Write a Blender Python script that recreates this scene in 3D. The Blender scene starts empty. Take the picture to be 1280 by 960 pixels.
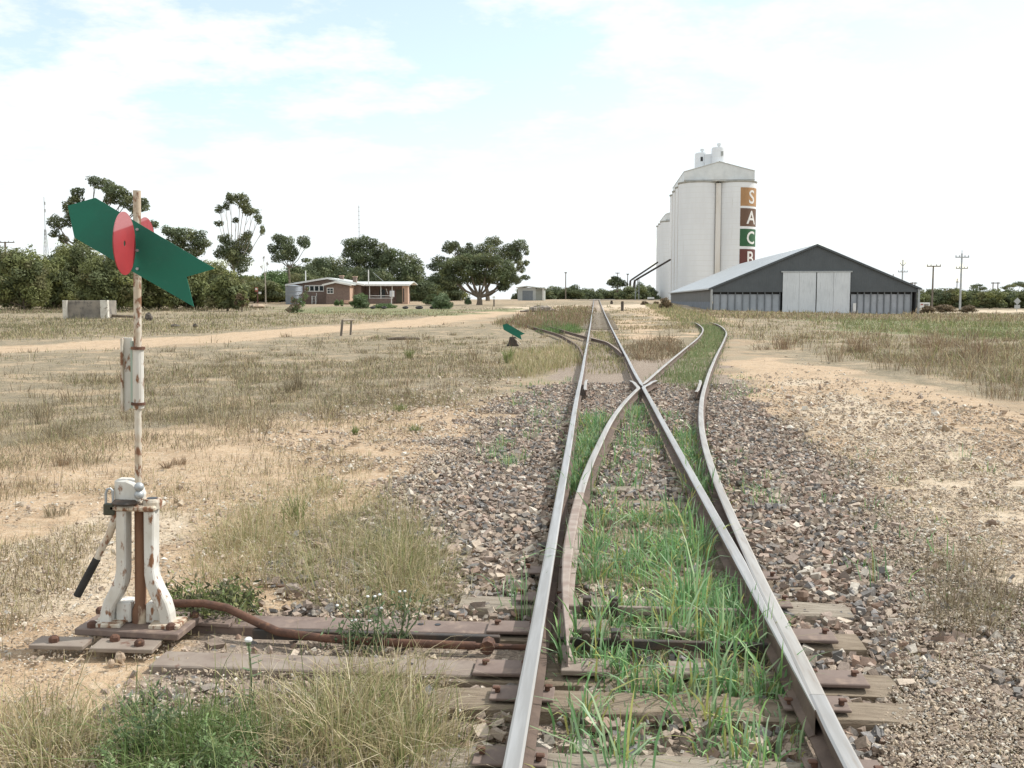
import bpy, bmesh, math, random
import numpy as np
from mathutils import Matrix, Vector
random.seed(7); rng = np.random.default_rng(11)
scene = bpy.context.scene; COL = scene.collection
R = math.radians
# ------------------------------------------------------------------ camera
F_PX = 1230.0; HC = 1.68; PITCH = math.atan(104 / F_PX)
CP, SP = math.cos(PITCH), math.sin(PITCH)
cam = bpy.data.cameras.new('camera'); cam_o = bpy.data.objects.new('camera', cam); COL.objects.link(cam_o)
cam.sensor_width = 36; cam.lens = 36 * F_PX / 1280; cam.clip_start = 0.05; cam.clip_end = 9000
cam_o.location = (0, 0, HC); cam_o.rotation_euler = (math.pi / 2 - PITCH, 0, 0)
scene.camera = cam_o
# ------------------------------------------------------------------ light
SUN = Vector((0.85, 0.30, 0.92)).normalized()
sun_el = math.asin(SUN.z); sun_az = math.atan2(SUN.x, SUN.y)
sl = bpy.data.lights.new('sun', 'SUN'); sl.energy = 2.7; sl.angle = R(1.2); sl.color = (1, .965, .91)
so = bpy.data.objects.new('sun', sl); COL.objects.link(so); so.rotation_euler = SUN.to_track_quat('Z', 'Y').to_euler()
so.location = (30, 10, 40)
world = bpy.data.worlds.new('World'); scene.world = world; world.use_nodes = True
scene.view_settings.view_transform = 'Standard'; scene.view_settings.look = 'None'
scene.view_settings.exposure = 0.75; scene.view_settings.gamma = 1
def sky():
    nt = world.node_tree; N = nt.nodes; L = nt.links
    for n in list(N): N.remove(n)
    out = N.new('ShaderNodeOutputWorld'); bg = N.new('ShaderNodeBackground'); bg.inputs['Strength'].default_value = 0.15
    st = N.new('ShaderNodeTexSky'); st.sky_type = 'NISHITA'; st.sun_disc = False
    st.sun_elevation = sun_el; st.sun_rotation = sun_az; st.air_density = 1.0; st.dust_density = 1.0; st.ozone_density = 0.2
    tc = N.new('ShaderNodeTexCoord'); sep = N.new('ShaderNodeSeparateXYZ'); L.new(tc.outputs['Generated'], sep.inputs[0])
    def m(op, a, b=None, clamp=False):
        n = N.new('ShaderNodeMath'); n.operation = op; n.use_clamp = clamp
        for i, v in enumerate((a, b)):
            if v is None: continue
            if isinstance(v, (int, float)): n.inputs[i].default_value = v
            else: L.new(v, n.inputs[i])
        return n.outputs[0]
    zz = m('ADD', m('MAXIMUM', sep.outputs[2], 0.0), 0.16)
    comb = N.new('ShaderNodeCombineXYZ'); L.new(m('DIVIDE', sep.outputs[0], zz), comb.inputs[0]); L.new(m('DIVIDE', sep.outputs[1], zz), comb.inputs[1])
    comb.inputs[2].default_value = 3.7
    def noise(scale, det, ro):
        n = N.new('ShaderNodeTexNoise'); n.inputs['Scale'].default_value = scale; n.inputs['Detail'].default_value = det
        n.inputs['Roughness'].default_value = ro; L.new(comb.outputs[0], n.inputs['Vector']); return n.outputs['Fac']
    big = noise(.75, 2, .5); fine = noise(2.6, 7, .62)
    # one real gap in the cloud deck, ahead and high up
    gx = m('DIVIDE', m('SUBTRACT', m('DIVIDE', sep.outputs[0], zz), GAP[0]), GAP[2]); gy = m('DIVIDE', m('SUBTRACT', m('DIVIDE', sep.outputs[1], zz), GAP[1]), GAP[3])
    gap = m('DIVIDE', 1.0, m('ADD', 1.0, m('ADD', m('MULTIPLY', gx, gx), m('MULTIPLY', gy, gy))))
    v = m('ADD', m('ADD', m('MULTIPLY', big, .42), m('MULTIPLY', fine, .98)), m('MULTIPLY', gap, -.25))
    mr = N.new('ShaderNodeMapRange'); mr.inputs['From Min'].default_value = .50; mr.inputs['From Max'].default_value = .635
    L.new(v, mr.inputs['Value'])
    cov = m('ADD', m('MULTIPLY', mr.outputs[0], .66), .34)
    mix = N.new('ShaderNodeMix'); mix.data_type = 'RGBA'; L.new(cov, mix.inputs['Factor'])
    L.new(st.outputs[0], mix.inputs['A']); mix.inputs['B'].default_value = (4.1, 4.32, 4.4, 1)
    L.new(mix.outputs['Result'], bg.inputs['Color']); L.new(bg.outputs[0], out.inputs['Surface'])
GAP = (-.22, 2.5, .72, .6)
sky()
# ------------------------------------------------------------------ measuring helpers
def ray(u, v):
    cx = (u - 640) / F_PX; cy = (480 - v) / F_PX
    return np.array((cx, CP + cy * SP, -SP + cy * CP))
_py = np.array([-4000, 0, 30, 45, 60, 90, 125, 160, 205, 250, 320, 700, 9000.]); _pz = np.array([0, 0, 0, .06, .18, .43, .76, 1.17, 1.68, 1.98, 2.15, 2.2, 2.2])
_yy = np.linspace(-100, 1500, 3201); _zz = np.interp(_yy, _py, _pz)
_k = np.ones(41) / 41; _zz = np.convolve(np.pad(_zz, 20, mode='edge'), _k, 'valid')
def sstep(a, b, x):
    t = np.clip((x - a) / (b - a), 0, 1); return t * t * (3 - 2 * t)
def ter(x, y):
    x = np.asarray(x, float); y = np.asarray(y, float)
    return np.interp(y, _yy, _zz) * (1 - .9 * sstep(.13, .40, x / np.maximum(y, 1.0)))
def WP(u, v, D):
    d = ray(u, v); t = D / d[1]
    return Vector((d[0] * t, D, HC + d[2] * t))
def G(u, v, z=0.0):
    d = ray(u, v); t = (z - HC) / d[2]
    return Vector((d[0] * t, d[1] * t, z))
def GT(u, v):
    z = 0.0; p = None
    d = ray(u, max(v, 377.2))
    for _ in range(40):
        t = (z - HC) / d[2] if d[2] < 0 else 400.0
        t = min(max(t, .1), 400.0)
        zn = float(ter(d[0] * t, d[1] * t)); z = z * .5 + min(zn, HC - .05) * .5
    return Vector((d[0] * t, d[1] * t, float(ter(d[0] * t, d[1] * t))))
def GD(u, D):        # ground point under pixel column u at depth D
    x = (u - 640) / F_PX * D * CP
    return Vector((x, D, float(ter(x, D))))
A = math.atan(104 / F_PX * CP); SA, CA = math.sin(A), math.cos(A)
_o = G(852, 950, .15)
def TS(s, w, z=None):
    x = _o.x + s * SA + w * CA; y = _o.y + s * CA - w * SA
    zz = float(ter(x, y))
    return Vector((x, y, zz + (z or 0)))
def toTS(x, y):
    dx = x - _o.x; dy = y - _o.y
    return dx * SA + dy * CA, dx * CA - dy * SA
def lattice(x, y, scale, seed):
    r = np.random.default_rng(seed).random((256, 256)); X = np.asarray(x) / scale; Y = np.asarray(y) / scale
    xi = np.floor(X).astype(int); yi = np.floor(Y).astype(int); fx = X - xi; fy = Y - yi
    fx = fx * fx * (3 - 2 * fx); fy = fy * fy * (3 - 2 * fy)
    g = lambda a, b: r[a & 255, b & 255]
    return (g(xi, yi) * (1 - fx) + g(xi + 1, yi) * fx) * (1 - fy) + (g(xi, yi + 1) * (1 - fx) + g(xi + 1, yi + 1) * fx) * fy
# ------------------------------------------------------------------ object helpers
def tag(o, label=None, cat=None, group=None, kind=None):
    if label: o['label'] = label
    if cat: o['category'] = cat
    if group: o['group'] = group
    if kind: o['kind'] = kind
    return o
def thing(name, label, cat, loc=(0, 0, 0), rotz=0.0, group=None, kind=None):
    o = bpy.data.objects.new(name, None); o.empty_display_size = .2; COL.objects.link(o)
    o.location = loc; o.rotation_euler = (0, 0, rotz)
    return tag(o, label, cat, group, kind)
def copy_tree(o, parent=None):
    c = o.copy(); COL.objects.link(c)
    if parent: c.parent = parent
    for ch in list(o.children): copy_tree(ch, c)
    return c
class MB:
    def __init__(s): s.v = []; s.f = []; s.m = []
    def add(s, vs, fs, mi=0):
        n = len(s.v); s.v += [tuple(p) for p in vs]
        for q in fs: s.f.append(tuple(i + n for i in q)); s.m.append(mi)
    def box(s, c, d, M=None, mi=0):
        x, y, z = d[0] / 2, d[1] / 2, d[2] / 2
        vs = [Vector((sx * x, sy * y, sz * z)) for sx in (-1, 1) for sy in (-1, 1) for sz in (-1, 1)]
        if M is not None: vs = [M @ q for q in vs]
        vs = [q + Vector(c) for q in vs]
        s.add(vs, [(0, 1, 3, 2), (4, 6, 7, 5), (0, 4, 5, 1), (2, 3, 7, 6), (0, 2, 6, 4), (1, 5, 7, 3)], mi)
        return s
    def tube(s, pts, rad, n=10, mi=0, cap=True):
        pts = [Vector(q) for q in pts]
        if isinstance(rad, (int, float)): rad = [rad] * len(pts)
        rings = []; up = None
        for i, q in enumerate(pts):
            t = (pts[min(i + 1, len(pts) - 1)] - pts[max(i - 1, 0)]).normalized()
            if up is None: up = Vector((0, 0, 1)) if abs(t.z) < .9 else Vector((1, 0, 0))
            a = t.cross(up).normalized(); b = a.cross(t).normalized(); up = b
            rings.append([q + (a * math.cos(2 * math.pi * k / n) + b * math.sin(2 * math.pi * k / n)) * rad[i] for k in range(n)])
        vs = [p for r in rings for p in r]; fs = []
        for i in range(len(pts) - 1):
            for k in range(n):
                fs.append((i * n + k, i * n + (k + 1) % n, (i + 1) * n + (k + 1) % n, (i + 1) * n + k))
        if cap: fs.append(tuple(reversed(range(n)))); fs.append(tuple((len(pts) - 1) * n + k for k in range(n)))
        s.add(vs, fs, mi); return s
    def cyl(s, p0, p1, r, n=12, mi=0): return s.tube([p0, p1], r, n, mi)
    def prism(s, poly, ax, ay, az, h, o=(0, 0, 0), mi=0):   # poly in (ax,ay), extruded h along az
        o = Vector(o); ax, ay, az = Vector(ax), Vector(ay), Vector(az); n = len(poly)
        b = [o + ax * p[0] + ay * p[1] for p in poly]; t = [q + az * h for q in b]
        s.add(b + t, [tuple(reversed(range(n))), tuple(range(n, 2 * n))] + [(i, (i + 1) % n, n + (i + 1) % n, n + i) for i in range(n)], mi)
        return s
    def sphere(s, c, r, n=10, mi=0):
        c = Vector(c); rr = r if hasattr(r, '__len__') else (r, r, r); vs = []; fs = []; m_ = n // 2
        for i in range(m_ + 1):
            th = math.pi * i / m_
            for k in range(n):
                ph = 2 * math.pi * k / n
                vs.append(c + Vector((rr[0] * math.sin(th) * math.cos(ph), rr[1] * math.sin(th) * math.sin(ph), rr[2] * math.cos(th))))
        for i in range(m_):
            for k in range(n): fs.append((i * n + k, (i + 1) * n + k, (i + 1) * n + (k + 1) % n, i * n + (k + 1) % n))
        s.add(vs, fs, mi); return s
    def build(s, name, mats, parent=None, bevel=0, smooth=False, world_=False, seg=1, label=None):
        me = bpy.data.meshes.new(name)
        vs = s.v
        if world_ and parent is not None:
            top = parent
            while top.parent: top = top.parent
            M = (Matrix.Translation(top.location) @ Matrix.Rotation(top.rotation_euler.z, 4, 'Z')).inverted()
            vs = [tuple(M @ Vector(q)) for q in vs]
        me.from_pydata(vs, [], s.f)
        if not isinstance(mats, (list, tuple)): mats = [mats]
        for m_ in mats: me.materials.append(m_)
        me.polygons.foreach_set('material_index', s.m)
        bm = bmesh.new(); bm.from_mesh(me)
        bmesh.ops.remove_doubles(bm, verts=bm.verts, dist=1e-6)
        bmesh.ops.recalc_face_normals(bm, faces=bm.faces)
        if bevel:
            ed = [e for e in bm.edges if len(e.link_faces) == 2 and e.calc_face_angle(0) > .5]
            bmesh.ops.bevel(bm, geom=ed, offset=bevel, segments=seg, affect='EDGES', profile=.5, clamp_overlap=True)
        bm.to_mesh(me); bm.free()
        if smooth:
            me.polygons.foreach_set('use_smooth', [True] * len(me.polygons))
            try: me.set_sharp_from_angle(angle=R(40))
            except Exception: pass
        me.update()
        o = bpy.data.objects.new(name, me); COL.objects.link(o)
        if parent is not None: o.parent = parent
        if label: o['label'] = label
        return o
def np_mesh(name, V, quads, tris, mat, cols=None, parent=None, smooth=False):
    me = bpy.data.meshes.new(name)
    nq = 0 if quads is None else len(quads); ntr = 0 if tris is None else len(tris)
    me.vertices.add(len(V)); me.vertices.foreach_set('co', np.ascontiguousarray(V, dtype=np.float32).ravel())
    idx = np.concatenate([a.ravel() for a in (quads, tris) if a is not None]).astype(np.int32)
    me.loops.add(len(idx)); me.loops.foreach_set('vertex_index', idx)
    me.polygons.add(nq + ntr)
    st = np.concatenate([np.arange(nq) * 4, nq * 4 + np.arange(ntr) * 3]).astype(np.int32)
    me.polygons.foreach_set('loop_start', st)
    me.polygons.foreach_set('loop_total', np.concatenate([np.full(nq, 4), np.full(ntr, 3)]).astype(np.int32))
    if smooth: me.polygons.foreach_set('use_smooth', np.ones(nq + ntr, bool))
    if cols is not None:
        ca = me.color_attributes.new('col', 'FLOAT_COLOR', 'POINT')
        c4 = np.ones((len(V), 4), np.float32); c4[:, :3] = cols; ca.data.foreach_set('color', c4.ravel())
    me.polygons.foreach_set('use_smooth', np.full(nq + ntr, bool(smooth)))
    me.materials.append(mat); me.update(calc_edges=True); me.validate()
    o = bpy.data.objects.new(name, me); COL.objects.link(o)
    if parent is not None: o.parent = parent
    return o
# ------------------------------------------------------------------ materials
def base_mat(name):
    m_ = bpy.data.materials.new(name); m_.use_nodes = True; nt = m_.node_tree
    return m_, nt.nodes, nt.links, nt.nodes['Principled BSDF']
def noise_node(N, L, vec, scale, det=4, ro=.55, stretch=None):
    n = N.new('ShaderNodeTexNoise'); n.inputs['Scale'].default_value = scale; n.inputs['Detail'].default_value = det; n.inputs['Roughness'].default_value = ro
    if stretch:
        mp = N.new('ShaderNodeMapping'); mp.inputs['Scale'].default_value = stretch; L.new(vec, mp.inputs[0]); vec = mp.outputs[0]
    L.new(vec, n.inputs['Vector']); return n.outputs['Fac']
def ramp(N, L, fac, lo, hi):
    r = N.new('ShaderNodeMapRange'); r.interpolation_type = 'SMOOTHSTEP'; r.inputs['From Min'].default_value = lo; r.inputs['From Max'].default_value = hi
    L.new(fac, r.inputs['Value']); return r.outputs[0]
def mixc(N, L, fac, a, b):
    n = N.new('ShaderNodeMix'); n.data_type = 'RGBA'
    if isinstance(fac, (int, float)): n.inputs['Factor'].default_value = fac
    else: L.new(fac, n.inputs['Factor'])
    for key, v in (('A', a), ('B', b)):
        if isinstance(v, tuple): n.inputs[key].default_value = (*v, 1)
        else: L.new(v, n.inputs[key])
    return n.outputs['Result']
def bump(N, L, h, strength, dist, bs):
    b = N.new('ShaderNodeBump'); b.inputs['Strength'].default_value = strength; b.inputs['Distance'].default_value = dist
    L.new(h, b.inputs['Height']); L.new(b.outputs[0], bs.inputs['Normal'])
def pm(name, c1, c2=None, scale=6, rough=.7, metal=0.0, lo=.35, hi=.65, stretch=None, bmp=0, bdist=.01, c3=None, s3=40, lo3=.6, hi3=.68, det=5):
    m_, N, L, bs = base_mat(name)
    tc = N.new('ShaderNodeTexCoord').outputs['Object']
    c2 = c2 or tuple(x * .8 for x in c1)
    n1 = noise_node(N, L, tc, scale, det, .6, stretch)
    col = mixc(N, L, ramp(N, L, n1, lo, hi), c1, c2)
    if c3:
        n3 = noise_node(N, L, tc, s3, 5, .6, stretch); col = mixc(N, L, ramp(N, L, n3, lo3, hi3), col, c3)
    L.new(col, bs.inputs['Base Color']); bs.inputs['Roughness'].default_value = rough; bs.inputs['Metallic'].default_value = metal
    if bmp: bump(N, L, noise_node(N, L, tc, scale * 5, 4, .6, stretch), bmp, bdist, bs)
    return m_
def corrugated(name, c1, c2, pitch, axis, rough=.5, metal=0.0, strength=.6):
    m_, N, L, bs = base_mat(name); tc = N.new('ShaderNodeTexCoord').outputs['Object']
    w = N.new('ShaderNodeTexWave'); w.wave_type = 'BANDS'; w.bands_direction = axis; w.inputs['Scale'].default_value = 1 / pitch / 3.18; L.new(tc, w.inputs['Vector'])
    n1 = noise_node(N, L, tc, .5, 6, .65); n2 = noise_node(N, L, tc, 3, 4, .6, (6, 6, .3))
    c = mixc(N, L, ramp(N, L, n1, .35, .7), c1, c2); c = mixc(N, L, ramp(N, L, n2, .5, .8), c, tuple(x * .72 for x in c2))
    L.new(c, bs.inputs['Base Color']); bs.inputs['Roughness'].default_value = rough; bs.inputs['Metallic'].default_value = metal
    bump(N, L, w.outputs['Fac'], strength, .05, bs); return m_
def attr_mat(name, rough=.7, trans=.25, var=.25):
    m_, N, L, bs = base_mat(name); at = N.new('ShaderNodeAttribute'); at.attribute_name = 'col'
    bs.inputs['Roughness'].default_value = rough; L.new(at.outputs['Color'], bs.inputs['Base Color'])
    try: bs.inputs['Specular IOR Level'].default_value = .3
    except Exception: pass
    if trans:
        tr = N.new('ShaderNodeBsdfTranslucent'); L.new(at.outputs['Color'], tr.inputs['Color'])
        mx = N.new('ShaderNodeMixShader'); mx.inputs[0].default_value = trans
        L.new(bs.outputs[0], mx.inputs[1]); L.new(tr.outputs[0], mx.inputs[2]); L.new(mx.outputs[0], N['Material Output'].inputs['Surface'])
    return m_
def stone_mat(name):
    m_, N, L, bs = base_mat(name); at = N.new('ShaderNodeAttribute'); at.attribute_name = 'col'
    tc = N.new('ShaderNodeTexCoord').outputs['Object']; n = noise_node(N, L, tc, 60, 4, .7)
    r = ramp(N, L, n, .3, .75); c = N.new('ShaderNodeMix'); c.data_type = 'RGBA'; c.blend_type = 'MULTIPLY'; c.inputs['Factor'].default_value = .3
    L.new(at.outputs['Color'], c.inputs['A']); L.new(r, c.inputs['B']); L.new(c.outputs['Result'], bs.inputs['Base Color'])
    bs.inputs['Roughness'].default_value = .85; bump(N, L, n, .5, .01, bs); return m_
M_rust = pm('rust', (.13, .062, .038), (.075, .038, .026), 9, .85, 0, bmp=.4, c3=(.20, .10, .055), s3=25, lo3=.55, hi3=.7)
M_rustplate = pm('rusty_plate', (.20, .15, .125), (.15, .108, .09), 5, .8, 0, bmp=.2, c3=(.27, .20, .155), s3=9, lo3=.5, hi3=.72)
M_greyplate = pm('weathered_plate', (.27, .225, .185), (.21, .165, .135), 5, .85, 0, bmp=.2, c3=(.16, .09, .065), s3=14, lo3=.58, hi3=.72)
M_paint = pm('flaking_white_paint', (.66, .65, .61), (.54, .515, .46), 9, .6, 0, c3=(.22, .105, .05), s3=24, lo3=.555, hi3=.65, stretch=(1, 1, .45), bmp=.15, bdist=.004)
M_paintrust = pm('rusted_white_paint', (.60, .56, .48), (.46, .37, .27), 14, .75, 0, c3=(.20, .095, .05), s3=30, lo3=.49, hi3=.60, stretch=(1, 1, .5), bmp=.2, bdist=.004)
M_rustrun = pm('rust_run', (.22, .115, .065), (.14, .07, .042), 10, .8, 0, c3=(.55, .45, .33), s3=8, lo3=.56, hi3=.64, stretch=(1, 1, .3), bmp=.2, bdist=.004)
M_darksteel = pm('dark_steel', (.045, .04, .036), (.085, .06, .045), 14, .6, .2, bmp=.2)
M_green = pm('green_target_paint', (.003, .14, .088), (.006, .115, .074), 4, .65, 0, c3=(.03, .17, .12), s3=9, lo3=.60, hi3=.85, bmp=.05, bdist=.002)
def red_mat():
    # red target paint with a paler pink zone above a sloping line
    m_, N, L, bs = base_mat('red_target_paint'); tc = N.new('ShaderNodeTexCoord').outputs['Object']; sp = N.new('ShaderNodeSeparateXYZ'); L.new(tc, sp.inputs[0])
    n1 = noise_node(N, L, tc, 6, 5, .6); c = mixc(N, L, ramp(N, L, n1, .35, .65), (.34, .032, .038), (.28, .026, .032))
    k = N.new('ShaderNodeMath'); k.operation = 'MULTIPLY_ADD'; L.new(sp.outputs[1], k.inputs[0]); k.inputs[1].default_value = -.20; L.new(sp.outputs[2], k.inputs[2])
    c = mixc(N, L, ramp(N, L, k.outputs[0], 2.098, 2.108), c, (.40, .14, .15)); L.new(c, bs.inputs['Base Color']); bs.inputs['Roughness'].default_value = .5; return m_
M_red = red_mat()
M_railtop = pm('polished_rail_head', (.47, .46, .445), (.37, .355, .335), 3, .45, .7, stretch=(6, .4, 1), c3=(.36, .32, .28), s3=5, lo3=.55, hi3=.75)
M_railtop2 = pm('dull_rail_head', (.47, .445, .41), (.37, .34, .305), 3, .45, .55, stretch=(6, .4, 1), c3=(.30, .22, .16), s3=6, lo3=.55, hi3=.8)
M_railside = pm('rail_side_rust', (.15, .105, .08), (.105, .073, .057), 7, .85, 0, bmp=.3)
M_bladerust = pm('blade_rust', (.33, .275, .235), (.235, .175, .145), 6, .75, 0, bmp=.2)
M_timber = pm('weathered_timber', (.27, .215, .155), (.19, .145, .10), 5, .9, 0, stretch=(1, 7, 4), bmp=.7, bdist=.012, c3=(.10, .075, .055), s3=8, lo3=.6, hi3=.72)
M_timber2 = pm('grey_timber', (.33, .285, .225), (.23, .19, .145), 5, .9, 0, stretch=(1, 7, 4), bmp=.7, bdist=.012, c3=(.11, .085, .06), s3=8, lo3=.6, hi3=.72)
M_pole = pm('pole_timber', (.20, .17, .14), (.14, .12, .10), 3, .9, 0, stretch=(3, 3, .4))
M_galv = pm('galvanised', (.42, .44, .45), (.34, .36, .37), 4, .5, .4)
M_white = pm('white_metal_paint', (.76, .76, .74), (.66, .66, .64), 3, .5, 0)
M_concrete = pm('old_concrete', (.27, .24, .20), (.17, .155, .135), 1.1, .9, 0, bmp=.3, c3=(.12, .11, .10), s3=2.2, lo3=.52, hi3=.68)
M_concrete2 = pm('pale_concrete', (.62, .60, .54), (.50, .47, .41), 2, .9, 0, bmp=.3, c3=(.24, .21, .17), s3=4, lo3=.58, hi3=.7)
def silo_mat():
    m_, N, L, bs = base_mat('silo_paint'); tc = N.new('ShaderNodeTexCoord').outputs['Object']
    c = mixc(N, L, ramp(N, L, noise_node(N, L, tc, .25, 5, .6, (1, 1, .25)), .35, .65), (.75, .775, .80), (.69, .71, .735))
    c = mixc(N, L, ramp(N, L, noise_node(N, L, tc, 1.6, 6, .7, (1, 1, .06)), .58, .80), c, (.58, .57, .545))
    w = N.new('ShaderNodeTexWave'); w.bands_direction = 'Z'; w.inputs['Scale'].default_value = .26; w.inputs['Distortion'].default_value = .4; L.new(tc, w.inputs['Vector'])
    c = mixc(N, L, ramp(N, L, w.outputs['Fac'], .05, .0), c, (.69, .705, .715)); L.new(c, bs.inputs['Base Color']); bs.inputs['Roughness'].default_value = .6; return m_
M_silo = silo_mat(); M_silo_old = pm('silo_paint', (.74, .765, .79), (.68, .70, .725), .25, .6, 0, stretch=(1, 1, .25), c3=(.60, .59, .57), s3=1.4, lo3=.62, hi3=.85)
M_silostain = pm('stained_silo_joint', (.72, .71, .69), (.64, .61, .56), .6, .7, 0, stretch=(1, 1, .15))
M_silo_trim = pm('grey_cornice', (.40, .41, .40), (.30, .31, .30), 1, .7, 0)
M_silo_roof = pm('silo_roof_sheet', (.68, .71, .72), (.60, .63, .64), .6, .5, .1)
M_bark = pm('bark', (.20, .165, .125), (.12, .095, .07), 4, .9, 0, stretch=(3, 3, .6), bmp=.4)
M_barkpale = pm('pale_bark', (.46, .42, .36), (.30, .26, .21), 3, .85, 0, stretch=(2, 2, .5))
M_leaf = attr_mat('leaf', .65, .28); M_grass = attr_mat('grass_blade', .55, .3); M_stone = stone_mat('stone')
M_dark = pm('dark_opening', (.012, .013, .015), (.02, .02, .022), 2, .4, 0)
M_glass = pm('window_glass', (.02, .028, .032), (.035, .045, .05), 1, .12, 0)
M_rubber = pm('tyre_rubber', (.015, .015, .015), (.03, .028, .026), 9, .8, 0)
M_brick = pm('brown_brick', (.215, .16, .135), (.17, .125, .105), 3, .9, 0, c3=(.31, .215, .165), s3=14, lo3=.55, hi3=.7)
M_salmon = pm('salmon_and_sunlit_brick', (.52, .36, .27), (.46, .31, .23), 2, .85, 0)  # pinkish masonry; also the house's sunlit sides, sunlight put into the colour
# ------------------------------------------------------------------ curves of the two turnouts (s along the main line, w across)
def cur(pts):
    s = np.array([p[0] for p in pts], float); w = np.array([p[1] for p in pts], float)
    # monotone-ish smooth: cubic hermite with finite-difference slopes
    m_ = np.gradient(w, s)
    def f(x):
        x = np.asarray(x, float); i = np.clip(np.searchsorted(s, x) - 1, 0, len(s) - 2); h = s[i + 1] - s[i]; t = (x - s[i]) / h
        return (2*t**3-3*t**2+1)*w[i] + (t**3-2*t**2+t)*h*m_[i] + (-2*t**3+3*t**2)*w[i+1] + (t**3-t**2)*h*m_[i+1]
    return f
RC = cur([(-3, .565), (-1, .565), (.3, .567), (1, .592), (2.1, .618), (3.5, .672), (6, .79), (8.4, .965), (11.4, 1.27), (16.3, 1.9), (23.5, 2.92), (35, 4.62), (43.6, 5.83), (50, 6.5), (57, 7.02), (70, 7.65), (103, 8.7), (170, 10.1), (240, 10.5)])
LC = cur([(1.1, -.41), (1.9, -.445), (2.5, -.455), (3.6, -.44), (4.8, -.40), (7.8, -.21), (9, -.12), (11.3, .105), (14.4, .50), (16.3, .77), (20.7, 1.40), (28.8, 2.60), (38.4, 4.03), (48.5, 5.27), (57, 5.88), (70, 6.52), (103, 7.57), (170, 8.97), (240, 9.37)])
B1 = cur([(24, -.622), (27, -.72), (30.6, -.90), (35, -1.30), (39.8, -1.83), (45.2, -2.72), (54, -4.4), (70, -7)])
B2 = cur([(25.6, .478), (28, .42), (30.6, .30), (33.3, .13), (36.3, -.36), (41.9, -1.30), (47, -2.1), (56, -3.7), (70, -6)])
# ------------------------------------------------------------------ the ground, one sheet to the horizon
def pxpoly(pts): return np.array([GT(*p)[:2] for p in pts])
def sdist(poly, x, y):
    n = len(poly); d = np.full(x.shape, 1e9); ins = np.zeros(x.shape, bool)
    for i in range(n):
        ax, ay = poly[i]; bx, by = poly[(i + 1) % n]; ex, ey = bx - ax, by - ay
        t = np.clip(((x - ax) * ex + (y - ay) * ey) / (ex * ex + ey * ey + 1e-12), 0, 1)
        d = np.minimum(d, np.hypot(x - ax - t * ex, y - ay - t * ey))
        c = ((ay > y) != (by > y)) & (x < (bx - ax) * (y - ay) / (by - ay + 1e-12) + ax); ins ^= c
    return np.where(ins, -d, d)
ROADC = [GT(*p) for p in [(-420, 462), (-200, 449), (0, 436), (120, 431), (250, 423.5), (330, 417), (420, 410.5), (500, 404), (560, 398.5), (610, 392.5), (640, 389), (690, 386)]]
SAND = [pxpoly([(905, 457), (960, 449), (1010, 455), (1110, 480), (1290, 520), (1800, 640), (1800, 1100), (1290, 800), (1150, 690), (1060, 600), (960, 510)]),
        pxpoly([(-500, 700), (-200, 560), (0, 560), (200, 540), (420, 520), (640, 500), (590, 560), (540, 640), (480, 700), (430, 830), (300, 860), (-300, 990)]),
        pxpoly([(770, 386), (840, 383), (880, 395), (930, 406), (860, 400), (800, 394)]),
        pxpoly([(752, 405), (790, 400), (840, 415), (800, 425), (775, 420)])]
PALE = [pxpoly([(990, 470), (1100, 500), (1280, 600), (1500, 760), (1280, 780), (1120, 640)]), pxpoly([(0, 690), (140, 640), (240, 640), (120, 760), (0, 800)]), pxpoly([(1195, 387.8), (1300, 387.8), (1300, 390.5), (1200, 390.2)]), pxpoly([(640, 384), (720, 382), (790, 381), (840, 381), (840, 385), (760, 386), (650, 388)])]
DRYF = [pxpoly([(-900, 382), (0, 382.5), (300, 382), (640, 381), (640, 387), (560, 396), (420, 408), (250, 420), (0, 430), (-900, 450)]), pxpoly([(640, 381), (740, 380), (860, 381), (960, 388), (930, 412), (840, 450), (700, 452), (640, 420)]),
        pxpoly([(900, 384), (1300, 384), (1800, 392), (1800, 420), (1300, 402), (1000, 396)]),
        pxpoly([(-900, 430), (0, 445), (250, 432), (420, 418), (600, 405), (730, 388), (738, 400), (700, 440), (640, 490), (520, 505), (300, 520), (100, 545), (-600, 600)]),
        pxpoly([(900, 395), (1000, 392), (1300, 398), (2000, 420), (2000, 620), (1290, 500), (1100, 470), (960, 442)])]
GREENF = [pxpoly([(360, 384), (460, 384), (600, 388), (640, 386), (560, 394), (480, 393), (380, 391)]), pxpoly([(1010, 396), (1290, 402), (1600, 415), (1500, 440), (1290, 425), (1060, 412)])]
def dist_road(x, y):
    d = np.full(x.shape, 1e9)
    for a, b in zip(ROADC[:-1], ROADC[1:]):
        ex, ey = b.x - a.x, b.y - a.y; t = np.clip(((x - a.x) * ex + (y - a.y) * ey) / (ex * ex + ey * ey), 0, 1)
        d = np.minimum(d, np.hypot(x - a.x - t * ex, y - a.y - t * ey))
    return d
def ballast_mask(x, y):
    s, w = toTS(x, y); e = (lattice(x, y, .7, 3) - .5) * .9 + (lattice(x, y, 2.4, 4) - .5) * .9
    wr = np.where(s > -3, RC(np.clip(s, -3, 239)), .565)
    left = np.interp(s, [-5, 1, 6, 12, 16, 22, 230], [-1.75, -2.0, -2.15, -1.9, -1.5, -1.3, -1.1]); right = np.interp(s, [-5, 0, 3, 8, 14, 20, 26], [2.6, 2.55, 2.4, 2.0, 1.6, .9, .5]) + np.where(s < 26, np.maximum(wr - .565, 0), 0)
    return sstep(.25, -.25, (left + e) - w) * sstep(.25, -.25, w - (right + e)) * np.where(s > 26, .55, 1)
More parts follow.
